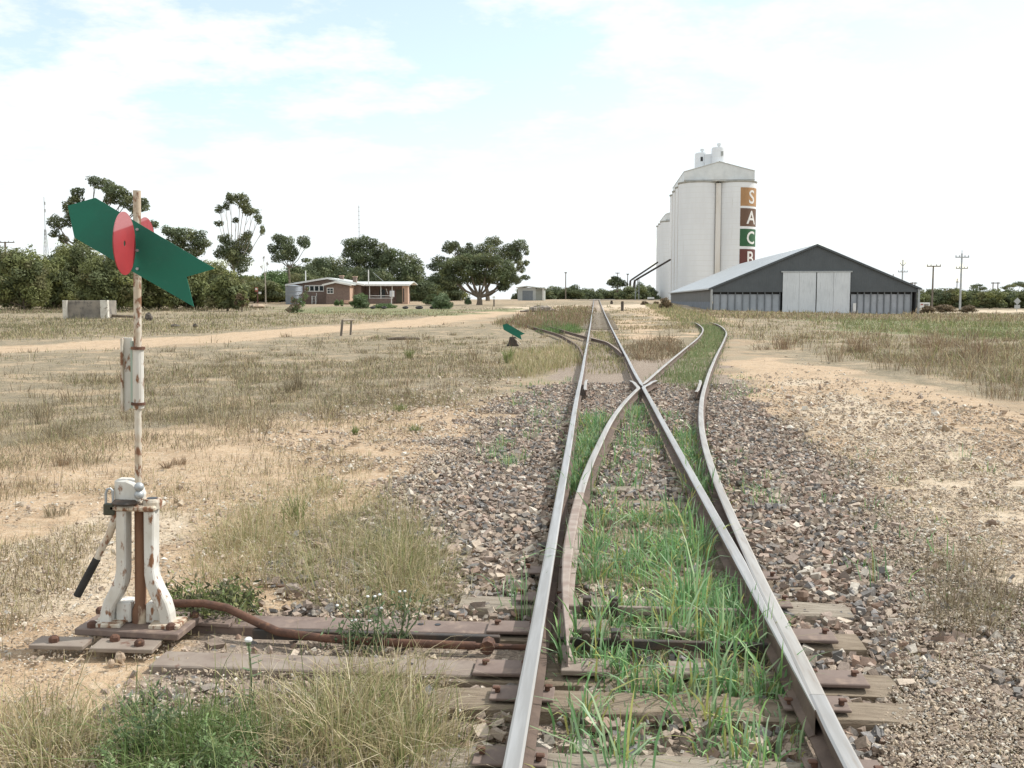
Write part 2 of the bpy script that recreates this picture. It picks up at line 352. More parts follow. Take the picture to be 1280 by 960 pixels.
def build_ground():
    r = np.concatenate([np.geomspace(.6, 2.6, 24, endpoint=False), np.geomspace(2.6, 60, 210, endpoint=False), np.geomspace(60, 420, 90, endpoint=False), np.geomspace(420, 8500, 16)])
    th = np.concatenate([np.linspace(-38, 38, 330, endpoint=False), np.linspace(38, 322, 72, endpoint=False)]); th = np.radians(th)
    Rr, T = np.meshgrid(r, th, indexing='ij'); x = Rr * np.sin(T); y = Rr * np.cos(T)
    bal = ballast_mask(x, y)
    z = ter(x, y) + (lattice(x, y, 1.1, 1) - .5) * .05 + (lattice(x, y, .3, 2) - .5) * .022 + (lattice(x, y, 6, 5) - .5) * .12 * sstep(3, 25, Rr)
    s, w = toTS(x, y); near = np.exp(-(w / 2.6) ** 2) * (s < 240)
    base = ter(x, y) - .045 + (lattice(x, y, .25, 8) - .5) * .02
    z = z * (1 - near) + base * near - .02
    dr = dist_road(x, y); road = sstep(3.0, 1.5, dr + (lattice(x, y, 1.7, 9) - .5) * 1.8)
    z -= road * .05
    def soft(polys, sc):
        o = np.zeros(x.shape)
        for p in polys:
            k = np.maximum(.25, Rr * .035); o = np.maximum(o, sstep(1, -1, (sdist(p, x, y) / k) + (lattice(x, y, sc, 21) - .5) * 3))
        return o
    sand = np.maximum(soft(SAND, 1.3), road); pale = soft(PALE, .8); dry = soft(DRYF, 1.5); gr = soft(GREENF, 3)
    V = np.stack([x, y, z], -1).reshape(-1, 3); nr, nt_ = x.shape
    i, j = np.meshgrid(np.arange(nr - 1), np.arange(nt_), indexing='ij'); j2 = (j + 1) % nt_
    Q = np.stack([i * nt_ + j, (i + 1) * nt_ + j, (i + 1) * nt_ + j2, i * nt_ + j2], -1).reshape(-1, 4)
    V = np.vstack([V, [[0, 0, -.08]]]); c = len(V) - 1; jj = np.arange(nt_)
    Tt = np.stack([np.full(nt_, c), jj, (jj + 1) % nt_], -1)
    m_, N, L, bs = base_mat('dry_earth'); tc = N.new('ShaderNodeTexCoord').outputs['Object']
    def at(nm):
        a = N.new('ShaderNodeAttribute'); a.attribute_name = nm; return a.outputs['Fac']
    def madd(a, b, k):
        n = N.new('ShaderNodeMath'); n.operation = 'MULTIPLY_ADD'; L.new(a, n.inputs[0]); n.inputs[1].default_value = k
        if isinstance(b, (int, float)): n.inputs[2].default_value = b
        else: L.new(b, n.inputs[2])
        return n.outputs[0]
    n_big = noise_node(N, L, tc, .35, 5, .6); n_mid = noise_node(N, L, tc, 2.2, 6, .65); n_fine = noise_node(N, L, tc, 14, 5, .7); n_grit = noise_node(N, L, tc, 55, 3, .7)
    col = mixc(N, L, ramp(N, L, n_mid, .35, .68), (.38, .275, .17), (.285, .21, .135))
    col = mixc(N, L, ramp(N, L, n_big, .42, .6), col, (.31, .25, .165))
    dcol = mixc(N, L, ramp(N, L, n_mid, .38, .62), (.235, .19, .118), (.155, .127, .078)); dcol = mixc(N, L, ramp(N, L, n_fine, .48, .66), dcol, (.33, .27, .175)); dcol = mixc(N, L, ramp(N, L, noise_node(N, L, tc, .8, 5, .7), .5, .62), dcol, (.365, .275, .175))
    scol = mixc(N, L, ramp(N, L, n_mid, .38, .66), (.475, .34, .215), (.37, .255, .155)); scol = mixc(N, L, ramp(N, L, n_fine, .45, .7), scol, (.545, .43, .30))
    pcol = mixc(N, L, ramp(N, L, n_fine, .4, .65), (.58, .475, .35), (.44, .34, .23))
    def msk(a, k=1.6):   # noise-broken mask
        t = madd(n_fine, madd(n_mid, madd(n_big, a, .8), 1.0), .5); return ramp(N, L, t, 1.3, 1.75)
    col = mixc(N, L, msk(at('dry')), col, dcol); col = mixc(N, L, msk(at('sand')), col, scol); col = mixc(N, L, msk(at('pale')), col, pcol)
    col = mixc(N, L, msk(at('green')), col, (.17, .175, .075))
    bcol = mixc(N, L, ramp(N, L, n_grit, .35, .62), (.17, .13, .10), (.36, .285, .22)); bcol = mixc(N, L, ramp(N, L, n_fine, .5, .75), bcol, (.25, .205, .17))
    col = mixc(N, L, msk(at('ballast')), col, bcol)
    vo = N.new('ShaderNodeTexVoronoi'); vo.inputs['Scale'].default_value = 24; L.new(tc, vo.inputs['Vector'])
    speck = ramp(N, L, vo.outputs['Distance'], .30, .18); n2 = noise_node(N, L, tc, 1.3, 3, .5)
    sp = N.new('ShaderNodeMath'); sp.operation = 'MULTIPLY'; L.new(speck, sp.inputs[0]); L.new(ramp(N, L, n2, .45, .62), sp.inputs[1])
    col = mixc(N, L, sp.outputs[0], col, (.54, .465, .375)); n4 = noise_node(N, L, tc, 5.5, 6, .75); col = mixc(N, L, ramp(N, L, n4, .56, .70), col, (.215, .18, .135)); n5 = noise_node(N, L, tc, 30, 4, .8); col = mixc(N, L, ramp(N, L, n5, .60, .70), col, (.17, .135, .10)); col = mixc(N, L, ramp(N, L, n5, .40, .31), col, (.53, .46, .37))
    L.new(col, bs.inputs['Base Color']); bs.inputs['Roughness'].default_value = .95
    h = madd(n_grit, madd(speck, n_fine, .25), .35); bump(N, L, h, .9, .035, bs)
    o = np_mesh('ground', V, Q, Tt, m_, smooth=True)
    for nm, a in (('sand', sand), ('pale', pale), ('dry', dry), ('green', gr), ('ballast', bal)):
        at_ = o.data.attributes.new(nm, 'FLOAT', 'POINT'); at_.data.foreach_set('value', np.append(a.ravel(), 0).astype(np.float32))
    tag(o, kind='structure')
build_ground()
# ------------------------------------------------------------------ track
def sweep(samples, mats, name, parent, top_mat=0, label=None, h0=.032, H=.118, tip=None, fscale=1.0):
    # samples: list of (s, w, headscale, dz) -> a rolled rail section with head, web and foot
    P = []
    for k, (s, w, hs, dz) in enumerate(samples):
        s0, w0 = samples[max(k - 1, 0)][:2]; s1, w1 = samples[min(k + 1, len(samples) - 1)][:2]
        p = TS(s, w, 0); t = TS(s1, w1) - TS(s0, w0); t.z = 0; t.normalize(); lat = Vector((t.y, -t.x, 0))
        hw = .0325 * hs; fw = .055 * (.35 + .65 * hs) * fscale
        prof = [(-fw, h0), (-fw, h0 + .010), (-.008 * hs, h0 + .022), (-.008 * hs, h0 + H - .036), (-hw, h0 + H - .028), (-hw, h0 + H - .006), (-hw * .72, h0 + H), (hw * .72, h0 + H), (hw, h0 + H - .006), (hw, h0 + H - .028), (.008 * hs, h0 + H - .036), (.008 * hs, h0 + .022), (fw, h0 + .010), (fw, h0)]
        P.append([p + lat * a + Vector((0, 0, b + dz)) for a, b in prof])
    n = 14; mb = MB(); mb.v = [tuple(q) for r in P for q in r]
    for i in range(len(P) - 1):
        for k in range(n):
            mb.f.append((i * n + k, i * n + (k + 1) % n, (i + 1) * n + (k + 1) % n, (i + 1) * n + k)); mb.m.append(0 if k in (5, 6, 7) else 1)
    mb.f.append(tuple(range(n))); mb.m.append(1); mb.f.append(tuple(reversed([(len(P) - 1) * n + k for k in range(n)]))); mb.m.append(1)
    return mb.build(name, mats, parent, world_=True, label=label)
def srange(a, b):
    o = [a]
    while o[-1] < b:
        st = .3 if o[-1] < 20 else (.8 if o[-1] < 60 else 3.0); o.append(min(b, o[-1] + st))
    return o
wob = lambda s, k: (float(lattice(np.array([s]), np.array([k * 9.3]), 6.0, 40)[0]) - .5) * (.03 if s > 6 else .012)
MAIN = thing('main_line_track', 'straight main line track with shiny rail tops running to the horizon past the silos', 'railway track', TS(2, 0), -A)
SID = thing('diverging_track', 'curved grass-grown siding track with dull rails branching right towards the silos', 'railway track', TS(8, .4), -A)
BRA = thing('branch_track', 'rusty overgrown track curving off left beyond the first crossing', 'railway track', TS(34, -1), -A)
RM, RS = (M_railtop, M_railside), (M_railtop2, M_railside)
sweep([(s, -.565 + wob(s, 1), 1, 0) for s in srange(-3.0, 232)], RM, 'rail', MAIN)
rt = []
for s in srange(.45, 14.0):
    right = min(.5975, float(RC(s)) - .0325 - .001); wl = .5325; wd = max(right - wl, .006); rt.append((s, wl + wd / 2, wd / .065, .001 + (wob(s, 2) * .2)))
rt += [(14.3, .565, 1, .001), (14.6, .595, 1, .001), (14.95, float(LC(14.95)) + .105, 1, .001), (15.5, float(LC(15.5)) + .12, 1, .001), (15.9, float(LC(15.9)) + .17, 1, .001)]
sweep(rt, RM, 'rail', MAIN, label='switch rail that closes against the curved rail')
sweep([(s, .565 + (wob(s, 2) if s > 16 else 0), min(1, .3 + (s - 14.62) * 1.2), .0) for s in srange(14.62, 232)], RM, 'rail', MAIN)
sweep([(s, -.565 + .098 + (.05 * max(0, abs(s - 14.9) - .75) ** 1.0 if True else 0), .8, -.004) for s in np.linspace(13.8, 16.0, 12)], RS, 'check_rail', MAIN)
sweep([(s, float(RC(s)), 1, 0) for s in srange(-3.0, .6)], RM, 'rail', MAIN)
buried = lambda s: -.125 * float(sstep(54, 68, s))   # silted over further on
sweep([(s, float(RC(s)), 1, buried(s)) for s in srange(.602, 170)], RS, 'rail', SID)
lt = [(1.1, float(LC(1.1)), .15, -.012), (1.35, float(LC(1.35)), .30, -.006), (1.7, float(LC(1.7)), .5, -.002), (2.1, float(LC(2.1)), .7, 0), (2.6, float(LC(2.6)), .9, 0)]
sweep(lt + [(s, float(LC(s)), 1, 0) for s in srange(3.0, 4.6)], (M_bladerust, M_bladerust), 'blade', SID, label='rusty open switch blade with a tapered tip')
sweep([(s, float(LC(s)), 1, 0) for s in srange(4.602, 13.9)] + [(14.2, float(LC(14.2)), 1, 0), (14.5, float(LC(14.5)) - .04, 1, 0), (14.8, .565 - .105, 1, 0), (15.4, .565 - .12, 1, 0), (15.8, .565 - .17, 1, 0)], RS, 'rail', SID)
sweep([(s, float(LC(s)), min(1, .35 + (s - 15.05) * 1.2), -.003 + buried(s)) for s in srange(15.05, 170)], RS, 'rail', SID)
sweep([(s, float(RC(s)) - .105 - .05 * max(0, abs(s - 14.8) - .8), .8, -.004) for s in np.linspace(13.6, 16.1, 12)], RS, 'check_rail', SID)
sweep([(s, float(B1(s)), min(1, .2 + (s - 24) * .3), -.003) for s in srange(24.0, 62)], (M_railside, M_railside), 'rail', BRA)
sweep([(s, float(B2(s)), min(1, .2 + (s - 25.6) * .3), -.003) for s in srange(25.6, 36.9)], (M_bladerust, M_railside), 'rail', BRA)
sweep([(s, float(B2(s)), 1, -.003) for s in srange(38.0, 58)], (M_railside, M_railside), 'rail', BRA)
# sleepers: real timbers, each its own part
def timber_mesh(L_, wd, k):
    mb = MB(); rr = random.Random(k); n = 9; h = .10; pts = []
    for i in range(n):
        x = -L_ / 2 + L_ * i / (n - 1) + (rr.uniform(-.03, .03) if i in (0, n - 1) else 0)
        e = .012
        pts.append([(x, -wd / 2 + rr.uniform(-e, e), -h), (x, -wd / 2 + rr.uniform(-e, e), -.012), (x, -wd / 2 + .018, rr.uniform(-e, .004)), (x, 0, rr.uniform(-.008, .003)), (x, wd / 2 - .018, rr.uniform(-e, .004)), (x, wd / 2 + rr.uniform(-e, e), -.012), (x, wd / 2 + rr.uniform(-e, e), -h)])
    mb.v = [q for r in pts for q in r]
    for i in range(n - 1):
        for k2 in range(6): mb.f.append((i * 7 + k2, i * 7 + k2 + 1, (i + 1) * 7 + k2 + 1, (i + 1) * 7 + k2)); mb.m.append(0)
    mb.f.append(tuple(range(7))); mb.m.append(0); mb.f.append(tuple((n - 1) * 7 + k2 for k2 in range(7))); mb.m.append(0)
    return mb
plate_mb = MB().box((0, 0, .008), (.30, .15, .016)); 
PLATE = None; SPIKE = None
def part_at(name, mesh_o, parent, s, w, z, rz=0, first=[None]):
    pass
def local_to(parent, p):
    M = (Matrix.Translation(parent.location) @ Matrix.Rotation(parent.rotation_euler.z, 4, 'Z')).inverted(); return M @ Vector(p)
protos = {}
def inst(key, make, name, parent, loc, rz=0):
    if key not in protos:
        o = make(name); protos[key] = o.data
    else:
        o = bpy.data.objects.new(name, protos[key]); COL.objects.link(o)
    o.parent = parent; o.location = loc; o.rotation_euler = (0, 0, rz); return o
def mk_plate(nm): return MB().box((0, 0, -.003), (.27, .15, .012)).build(nm, M_rustplate, None, bevel=.003)
def mk_spike(nm):
    mb = MB().box((0, 0, .004), (.022, .02, .02)); mb.box((0.005, 0, .016), (.034, .026, .010)); return mb.build(nm, M_rust, None, bevel=.004)
SL = [(-1.05, -1.0, 1.02), (-.42, -1.0, 1.0), (.25, -1.02, 1.05), (.83, -.98, .99), (2.2, -1.03, 1.12), (2.75, -1.0, 1.12), (3.3, -1.02, 1.2), (3.9, -1.0, 1.2), (4.5, -1.0, 1.25), (5.1, -1.0, 1.3), (5.75, -1, 1.35)]
for k, (s, w0, w1) in enumerate(SL):
    Ls = w1 - w0; c = local_to(MAIN, TS(s, (w0 + w1) / 2, -.002 if s < 2 else (-.004 if s < 2.5 else -.03)))
    o = timber_mesh(Ls, .22, k).build('sleeper', M_timber if k % 2 else M_timber2, MAIN); o.location = c; o.rotation_euler = (0, 0, random.uniform(-.02, .02))
    if -1 < s < 3:
        for w in (-.565, float(RC(s)) if s > .5 else .565):
            pl = inst('plate', mk_plate, 'tie_plate', MAIN, local_to(MAIN, TS(s, w + (.03 if w > 0 else -.03), .022)))
            for dw in (-.105, .105):
                inst('spike', mk_spike, 'spike', pl, (dw, random.uniform(-.04, .04), .008), 0 if dw > 0 else math.pi)
for k in range(60):   # far sleepers that show between the grass on the main line
    s = 52 + k * .75
    if k % 3 == 2: continue
    inst('farsl%d' % (k % 3), lambda nm, k=k: timber_mesh(2.0, .22, 90 + k).build(nm, M_timber2, None), 'sleeper', MAIN, local_to(MAIN, TS(s, random.uniform(-.05, .05), .015)))
# the two long headblocks under the switch stand, capped with steel plate
for (s, w0, w1, mt, lab) in ((1.70, -2.42, -.80, M_rustplate, 'long reddish steel headblock plate behind the rod'), (1.14, -2.34, -.84, M_greyplate, 'long grey-brown steel headblock plate nearer the camera')):
    mb = MB(); p = local_to(MAIN, TS(s, (w0 + w1) / 2, .006)); mb.box((0, 0, -.03), (w1 - w0, .19, .06))
    o = mb.build('headblock_plate', mt, MAIN, bevel=.006, label=lab); o.location = p
    for j in range(2):
        b = MB().cyl((w1 * 0 + (w1 - w0) / 2 - .30 - j * .09, .02, 0), ((w1 - w0) / 2 - .30 - j * .09, .02, .003), .016, 8).build('bolt_hole', M_dark, o)
    t = timber_mesh(2.0, .24, 70 + int(s * 10)).build('sleeper', M_timber, MAIN); t.location = local_to(MAIN, TS(s, .03, -.004))
    for wl, ww in ((-.70, .27), (.765, .27)):
        q = MB().box((0, 0, 0), (ww, .17, .018)).build('slide_plate', M_rustplate, MAIN, bevel=.004); q.location = local_to(MAIN, TS(s - .02, wl, .016))
        for dx in (-.1, .1):
            inst('spike', mk_spike, 'bolt', q, (dx * ww / .3, .02, .010))
    for wl, ww, m3 in ((-.33, .22, M_greyplate), (.13, .17, M_greyplate)):
        q = MB().box((0, 0, 0), (ww, .16, .024)).build('slide_plate', m3, MAIN, bevel=.003); q.location = local_to(MAIN, TS(s, wl, .026))
# stretcher rods and their lugs
for s, z in ((1.92, .045), (1.42, .04)):
    mb = MB(); mb.box((0, 0, 0), (1.0, .028, .045)); o = mb.build('stretcher_rod', M_greyplate if s > 1.6 else M_darksteel, MAIN, bevel=.004); o.location = local_to(MAIN, TS(s, .03, z))
    for dx in (-.36, -.22):
        MB().box((dx, -.03, .03), (.045, .05, .10)).cyl((dx, -.07, .05), (dx, .02, .05), .018, 8).build('lug', M_darksteel, o, bevel=.004)
rod2 = MB().box((0, 0, 0), (1.25, .035, .05)).build('stretcher_rod', M_darksteel, MAIN, bevel=.004, label='dark channel bar between the headblock plates'); rod2.location = local_to(MAIN, TS(1.50, -1.38, .01))
# ------------------------------------------------------------------ near switch stand
bs0 = TS(1.50, -2.587, 0); SX = lambda px: (px - 172) * .00411; SZ = lambda py: (785 - py) * .00411
STAND = thing('switch_stand', 'tall rusty white switch stand with green arrow and red disc target beside the track', 'switch stand', bs0, 0)
ex, ey, ez = (1, 0, 0), (0, 1, 0), (0, 0, 1)
mb = MB().box((.0, .0, .045), (.53, .34, .035)); mb.build('base_plate', M_rustplate, STAND, bevel=.005, label='rusty steel plate under the stand').rotation_euler = (0, 0, -A)
for (cx_, cy_, w_, d_) in ((-.30, -.235, .26, .13), (.02, -.25, .30, .14)):
    MB().box((cx_, cy_, .018), (w_, d_, .022)).build('foot_plate', M_greyplate, STAND, bevel=.003)
MB().box((.26, .16, .028), (.36, .20, .02), Matrix.Rotation(-A, 4, 'Z')).build('foot_plate', M_rustplate, STAND, bevel=.003)
for (bx_, by_) in ((-.20, -.12), (.19, -.12), (-.25, .10), (.245, .07), (-.33, -.25), (-.05, -.215), (.09, -.27)):
    z0 = .062 if abs(by_) < .2 else .028
    MB().tube([(bx_, by_, z0), (bx_, by_, z0 + .022), (bx_, by_, z0 + .032)], [.024, .024, .014], 6).build('bolt', M_rust, STAND)
legL = [(-.092, .66), (-.090, .36), (-.098, .31), (-.124, .25), (-.154, .19), (-.171, .13), (-.178, .065), (-.120, .065), (-.116, .12), (-.104, .16), (-.076, .21), (-.052, .27), (-.043, .33), (-.041, .66)]
for sx in (1, -1):
    poly = [(sx * x, z) for x, z in legL]
    if sx < 0: poly = [(x + .006, z) for x, z in poly][::-1]
    lg = MB().prism([(x, z) for x, z in poly], ex, ez, ey, .09, (0, -.10, 0)).build('leg', M_paint, STAND, bevel=.007)
    fl = [(x + (0.012 if sx < 0 else -.012) * 0, z) for x, z in poly]
    MB().box((-.135 if sx > 0 else .155, -.055, .072), (.15, .15, .022)).build('foot', M_paintrust, STAND, bevel=.004)
for cx_ in (-.072, .078):
    MB().box((cx_, .0, .118), (.075, .11, .105)).build('base_block', M_paint, STAND, bevel=.006)
shp = MB().tube([(.003, -.02, .06), (.003, -.02, .10), (.003, -.02, .13), (.003, -.02, .16), (.003, -.02, .65)], [.042, .042, .040, .028, .028], 14).build('shaft', M_rustrun, STAND, smooth=True)
# head casting
MB().box((-.005, -.03, .672), (.225, .17, .028)).build('top_plate', M_paintrust, STAND, bevel=.008)
MB().tube([(-.045, -.085, .69), (-.045, -.085, .70), (-.045, -.085, .714)], [.062, .066, .05], 18).build('collar', M_darksteel, STAND, bevel=.002)
ring = MB().tube([(.075, -.05, .665), (.075, -.05, .70), (.075, -.05, .715)], [.046, .048, .042], 16).build('socket', M_paintrust, STAND, bevel=.002)
MB().cyl((.075, -.05, .713), (.075, -.05, .718), .026, 12).build('socket_hole', M_dark, ring)
half = [(-.10, .70), (.025, .70), (.03, .73), (.02, .765), (-.005, .795), (-.04, .81), (-.10, .812)]
MB().prism(half, ex, ez, ey, .09, (0, -.09, 0)).build('housing', M_paint, STAND, bevel=.008)
for z in (.742, .782): MB().sphere((.028, -.10, z), .024, 12).build('knob', M_galv, STAND, smooth=True)
lk = MB().box((-.118, -.10, .665), (.055, .03, .06)).build('padlock', pm('lock_body', (.05, .055, .04), (.07, .07, .05), 12, .5, .3), STAND, bevel=.006)
MB().tube([(-.136, -.10, .69), (-.136, -.10, .745), (-.128, -.10, .765), (-.114, -.10, .77), (-.102, -.10, .76), (-.10, -.10, .69)], .007, 8).build('shackle', M_galv, lk)
lv = MB().tube([(-.085, -.08, .68), (-.10, -.085, .61), (-.125, -.09, .53), (-.165, -.10, .45), (-.185, -.105, .40)], [.019, .019, .018, .017, .017], 10).build('throw_lever', M_paintrust, STAND, smooth=True)
MB().tube([(-.18, -.104, .412), (-.272, -.125, .222)], .020, 12).build('grip', M_rubber, lv, bevel=.003)
MAST = MB().tube([(.002, -.04, .70), (.002, -.04, 1.50)], .017, 12).build('mast', M_paintrust, STAND, smooth=True)
MB().tube([(.004, -.04, 1.17), (.004, -.04, 1.48)], .0265, 14).build('sleeve', M_paint, STAND, bevel=.002)
MB().tube([(.002, -.04, 1.48), (.002, -.04, 2.255)], .0185, 12).build('mast', M_paintrust, STAND, smooth=True)
for z in (1.195, 1.475): MB().tube([(.0035, -.04, z - .007), (.0035, -.04, z + .007)], .034, 14).build('clamp', M_rust, STAND)
tg = MB().prism([(-.080, 1.155), (-.070, 1.148), (-.033, 1.175), (-.033, 1.525), (-.080, 1.525)], ex, ez, ey, .012, (0, -.02, 0)).build('tag_plate', M_paint, STAND, bevel=.002)
MB().box((-.079, -.014, 1.337), (.012, .05, .372)).build('edge_strip', M_paintrust, tg, bevel=.002)
MB().box((-.027, -.03, 1.34), (.012, .028, .34)).build('edge_strip', pm('green_edge', (.30, .42, .35), (.4, .42, .36), 8, .6), tg, bevel=.002)
arrow = [(91, 256), (98.7, 294.6), (178, 339.5), (243, 375.6), (234, 339), (268.6, 328), (176, 275), (124.4, 245.4)]
def target(parent, sc, ox, oz, oy, hole=True):
    poly = [((u - 172) * sc + ox, (300 - v) * sc + oz) for u, v in arrow]
    MB().prism(poly, ex, ez, ey, .004, (0, oy, 0)).build('arrow_target', M_green, parent)
    e = Vector((-.045, .999, 0)); rr = 37.5 * sc
    for k in (-1, 1):
        c = Vector((ox - 0 * sc, oy, (300 - 302) * sc + oz)) + e * (k * (rr + .004)); n = Vector((.999, .045, 0))
        # annular disc with a centre hole, both faces and rims
        mb = MB(); S_ = 40; vs = []
        for off in (0, .004):
            for ri in (rr, rr * .10):
                for q in range(S_):
                    a_ = 2 * math.pi * q / S_; vs.append(c + e * (ri * math.cos(a_)) + Vector((0, 0, ri * math.sin(a_))) + n * off)
        fs = []
        for q in range(S_):
            r_ = (q + 1) % S_
            fs += [(q, r_, S_ + r_, S_ + q), (2*S_ + q, 3*S_ + q, 3*S_ + r_, 2*S_ + r_), (q, 2*S_ + q, 2*S_ + r_, r_), (S_ + q, S_ + r_, 3*S_ + r_, 3*S_ + q)]
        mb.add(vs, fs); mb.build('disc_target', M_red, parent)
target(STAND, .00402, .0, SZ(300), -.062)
STAND.rotation_euler = (0, R(1.55), 0); STAND.scale = (1, 1, .982)
for z in (SZ(283), SZ(308), SZ(330)): MB().cyl((.012, -.07, z), (.012, -.055, z), .007, 8).build('bolt', M_galv, STAND)
# operating rod from the stand to the rail
def pw(u, v, z): return G(u, v, z)
rodp = [TS(1.60, -2.50, .12), TS(1.60, -2.30, .125), TS(1.585, -2.17, .11), TS(1.52, -1.98, .055), TS(1.46, -1.86, .035), TS(1.40, -1.60, .03), TS(1.37, -1.25, .03), TS(1.36, -.86, .03)]
OR = thing('operating_rod', 'bent rusty pipe rod running from the switch stand base to the near rail', 'rod', rodp[3])
MB().tube(rodp, [.021] * 5 + [.020] * 3, 12).build('pipe', M_rust, OR, smooth=True, world_=True)
MB().tube([TS(1.36, -.88, .03), TS(1.36, -.60, .03)], .014, 10).build('rod_end', M_rust, OR, world_=True)
MB().tube([TS(1.33, -.80, .03), TS(1.40, -.80, .03)], .035, 8).build('nut', M_rust, OR, world_=True)
# small distant stand
dpos = GD(641, 36.0); dw = thing('dwarf_switch_stand', 'small low switch stand with green arrow beyond the first crossing', 'switch stand', dpos, 0)
k36 = 36 / F_PX
MB().prism([(-.25, 0), (.25, 0), (.16, .12), (.12, .34), (-.12, .34), (-.16, .12)], ex, ez, ey, .22, (0, -.11, 0)).build('body', M_darksteel, dw, bevel=.02)
MB().tube([(0, 0, .3), (0, 0, .78)], .025, 8).build('mast', M_paintrust, dw)
MB().tube([(.08, -.1, .28), (.3, -.3, .06)], .02, 8).build('throw_lever', M_paintrust, dw)
MB().prism([((u - 172) * .0046, (300 - v) * .0046 + .58) for u, v in arrow], ex, ez, ey, .006, (0, -.04, 0)).build('arrow_target', M_green, dw)
# ------------------------------------------------------------------ grain silos
def text_mesh(ch, size):
    cu = bpy.data.curves.new('letter', 'FONT'); cu.body = ch; cu.size = size; cu.align_x = 'CENTER'; cu.extrude = .0; cu.resolution_u = 4; cu.offset = size * .012
    o = bpy.data.objects.new('letter', cu); COL.objects.link(o)
    dg = bpy.context.evaluated_depsgraph_get(); me = bpy.data.meshes.new_from_object(o.evaluated_get(dg))
    bpy.data.objects.remove(o); bpy.data.curves.remove(cu)
    bm = bmesh.new(); bm.from_mesh(me); bmesh.ops.triangulate(bm, faces=bm.faces)
    bmesh.ops.subdivide_edges(bm, edges=[e for e in bm.edges if e.calc_length() > size * .2], cuts=2)
    bmesh.ops.triangulate(bm, faces=bm.faces)
    vs = [v.co.copy() for v in bm.verts]; fs = [tuple(v.index for v in f.verts) for f in bm.faces]; bm.free(); bpy.data.meshes.remove(me)
    return vs, fs
def arc_panel(cx, cy, r, a0, a1, z0, z1, th, n=14):
    mb = MB(); vs = []
    for i in range(n + 1):
        a = a0 + (a1 - a0) * i / n
        for rr in (r, r + th):
            for z in (z0, z1): vs.append((cx + rr * math.sin(a), cy - rr * math.cos(a), z))
    fs = []
    for i in range(n):
        b = i * 4; c = b + 4
        fs += [(b + 2, c + 2, c + 3, b + 3), (b, b + 1, c + 1, c), (b + 1, b + 3, c + 3, c + 1), (b, c, c + 2, b + 2)]
    fs += [(0, 2, 3, 1), (n * 4, n * 4 + 1, n * 4 + 3, n * 4 + 2)]
    mb.add(vs, fs); return mb
def silo(label, org, r, rows, H, house, signs=None, hw=None):
    T = thing('grain_silo', label, 'silo', org, -A, 'grain silo blocks')
    for j in range(rows):
        for sx in (-1, 1):
            mb = MB(); n = 40; c = (sx * r, r + j * 2 * r * .985)
            mb.tube([(c[0], c[1], -2.5), (c[0], c[1], H)], r, n)
            mb.build('cell', M_silo, T, smooth=True)
            m2 = MB().tube([(c[0], c[1], H - .03), (c[0], c[1], H + .25), (c[0], c[1], H + .38)], [r + .05, r + .22, r + .22], n); m2.build('cornice', M_silo_trim, T)
    wj = r * .26
    MB().box((0, r * .62, H / 2 - 1.2), (wj, r * .5, H + 2.3)).build('joint_wall', M_silostain, T)
    for j in range(rows - 1):
        for sx in (-1, 1): MB().box((sx * (r * 1.62), r * 2 * .985 * (j + .5) + r * .01, H / 2 - 1.2), (r * .5, wj, H + 2.3)).build('joint_wall', M_silo, T)
    D_ = rows * 2 * r * .985
    # pentagonal head house running the length of the block
    w, eh, ah = house; z0 = H + .36
    poly = [(-w, z0), (w, z0), (w, z0 + eh), (0, z0 + ah), (-w, z0 + eh)]
    MB().prism(poly, ex, ez, ey, D_ - 1.6, (0, .9, 0)).build('head_house', M_silo_roof, T)
    for sx in (-1, 1):
        L_ = math.hypot(w + .2, ah - eh); an = math.atan2(ah - eh, w)
        mb = MB(); mb.box((sx * w / 2, D_ / 2 + .1, z0 + (eh + ah) / 2 + .08), (L_, D_ - 1.2, .1), Matrix.Rotation(sx * an, 4, 'Y')); mb.build('roof_sheet', M_silo_roof, T)
    for k in range(1, 7):
        x = -w + 2 * w * k / 7.; MB().box((x, .88, z0 + eh * .5), (.08, .06, eh)).build('wall_seam', M_silo_roof, T)
    MB().box((0, .86, z0 + .22), (2 * w + .1, .08, .16)).build('flashing', M_silo_trim, T)
    if signs:
        for k, (ch, c1, zt, zb) in enumerate(signs):
            z1 = H - zt; z2 = H - zb
            pn = arc_panel(r, r, r, R(4), R(88), z2, z1, .03).build('sign_panel', pm('sign_' + ch, c1, tuple(x * .85 for x in c1), .8, .6), T, smooth=False, label='%s painted panel with the white letter %s' % ({'S': 'tan', 'A': 'brown', 'C': 'green', 'B': 'maroon'}[ch], ch))
            hgt = (z1 - z2) * .74; vs, fs = text_mesh(ch, hgt / .70)
            mnx = min(v.x for v in vs); mxx = max(v.x for v in vs); my = min(v.y for v in vs); My = max(v.y for v in vs); sc = hgt / (My - my)
            out = []
            for v in vs:
                x = (v.x - (mnx + mxx) / 2) * sc; a = R(42.5) + x / r
                out.append((r + (r + .05) * math.sin(a), r - (r + .05) * math.cos(a), (z1 + z2) / 2 + ((v.y - my) * sc - hgt / 2)))
            m2 = MB(); m2.add(out, fs); m2.build('letter', M_white, pn)
    return T, D_, z0
org = WP(897, 376, 230.0); org.z = 1.35
H1 = 1.68 + 146 * 230 / F_PX - org.z
pxm = 230 / F_PX
sg = [('S', (.40, .225, .10), 6.6 * pxm, 29.2 * pxm), ('A', (.135, .075, .045), 32.0 * pxm, 54.0 * pxm), ('C', (.022, .105, .04), 57.2 * pxm, 78.6 * pxm), ('B', (.12, .036, .03), 82.0 * pxm, 104 * pxm)]
S1, D1, z1h = silo('tall white silo block with four painted letter panels down its right corner', org, 4.5, 4, H1, (8.05, 2.15, 4.35), sg)
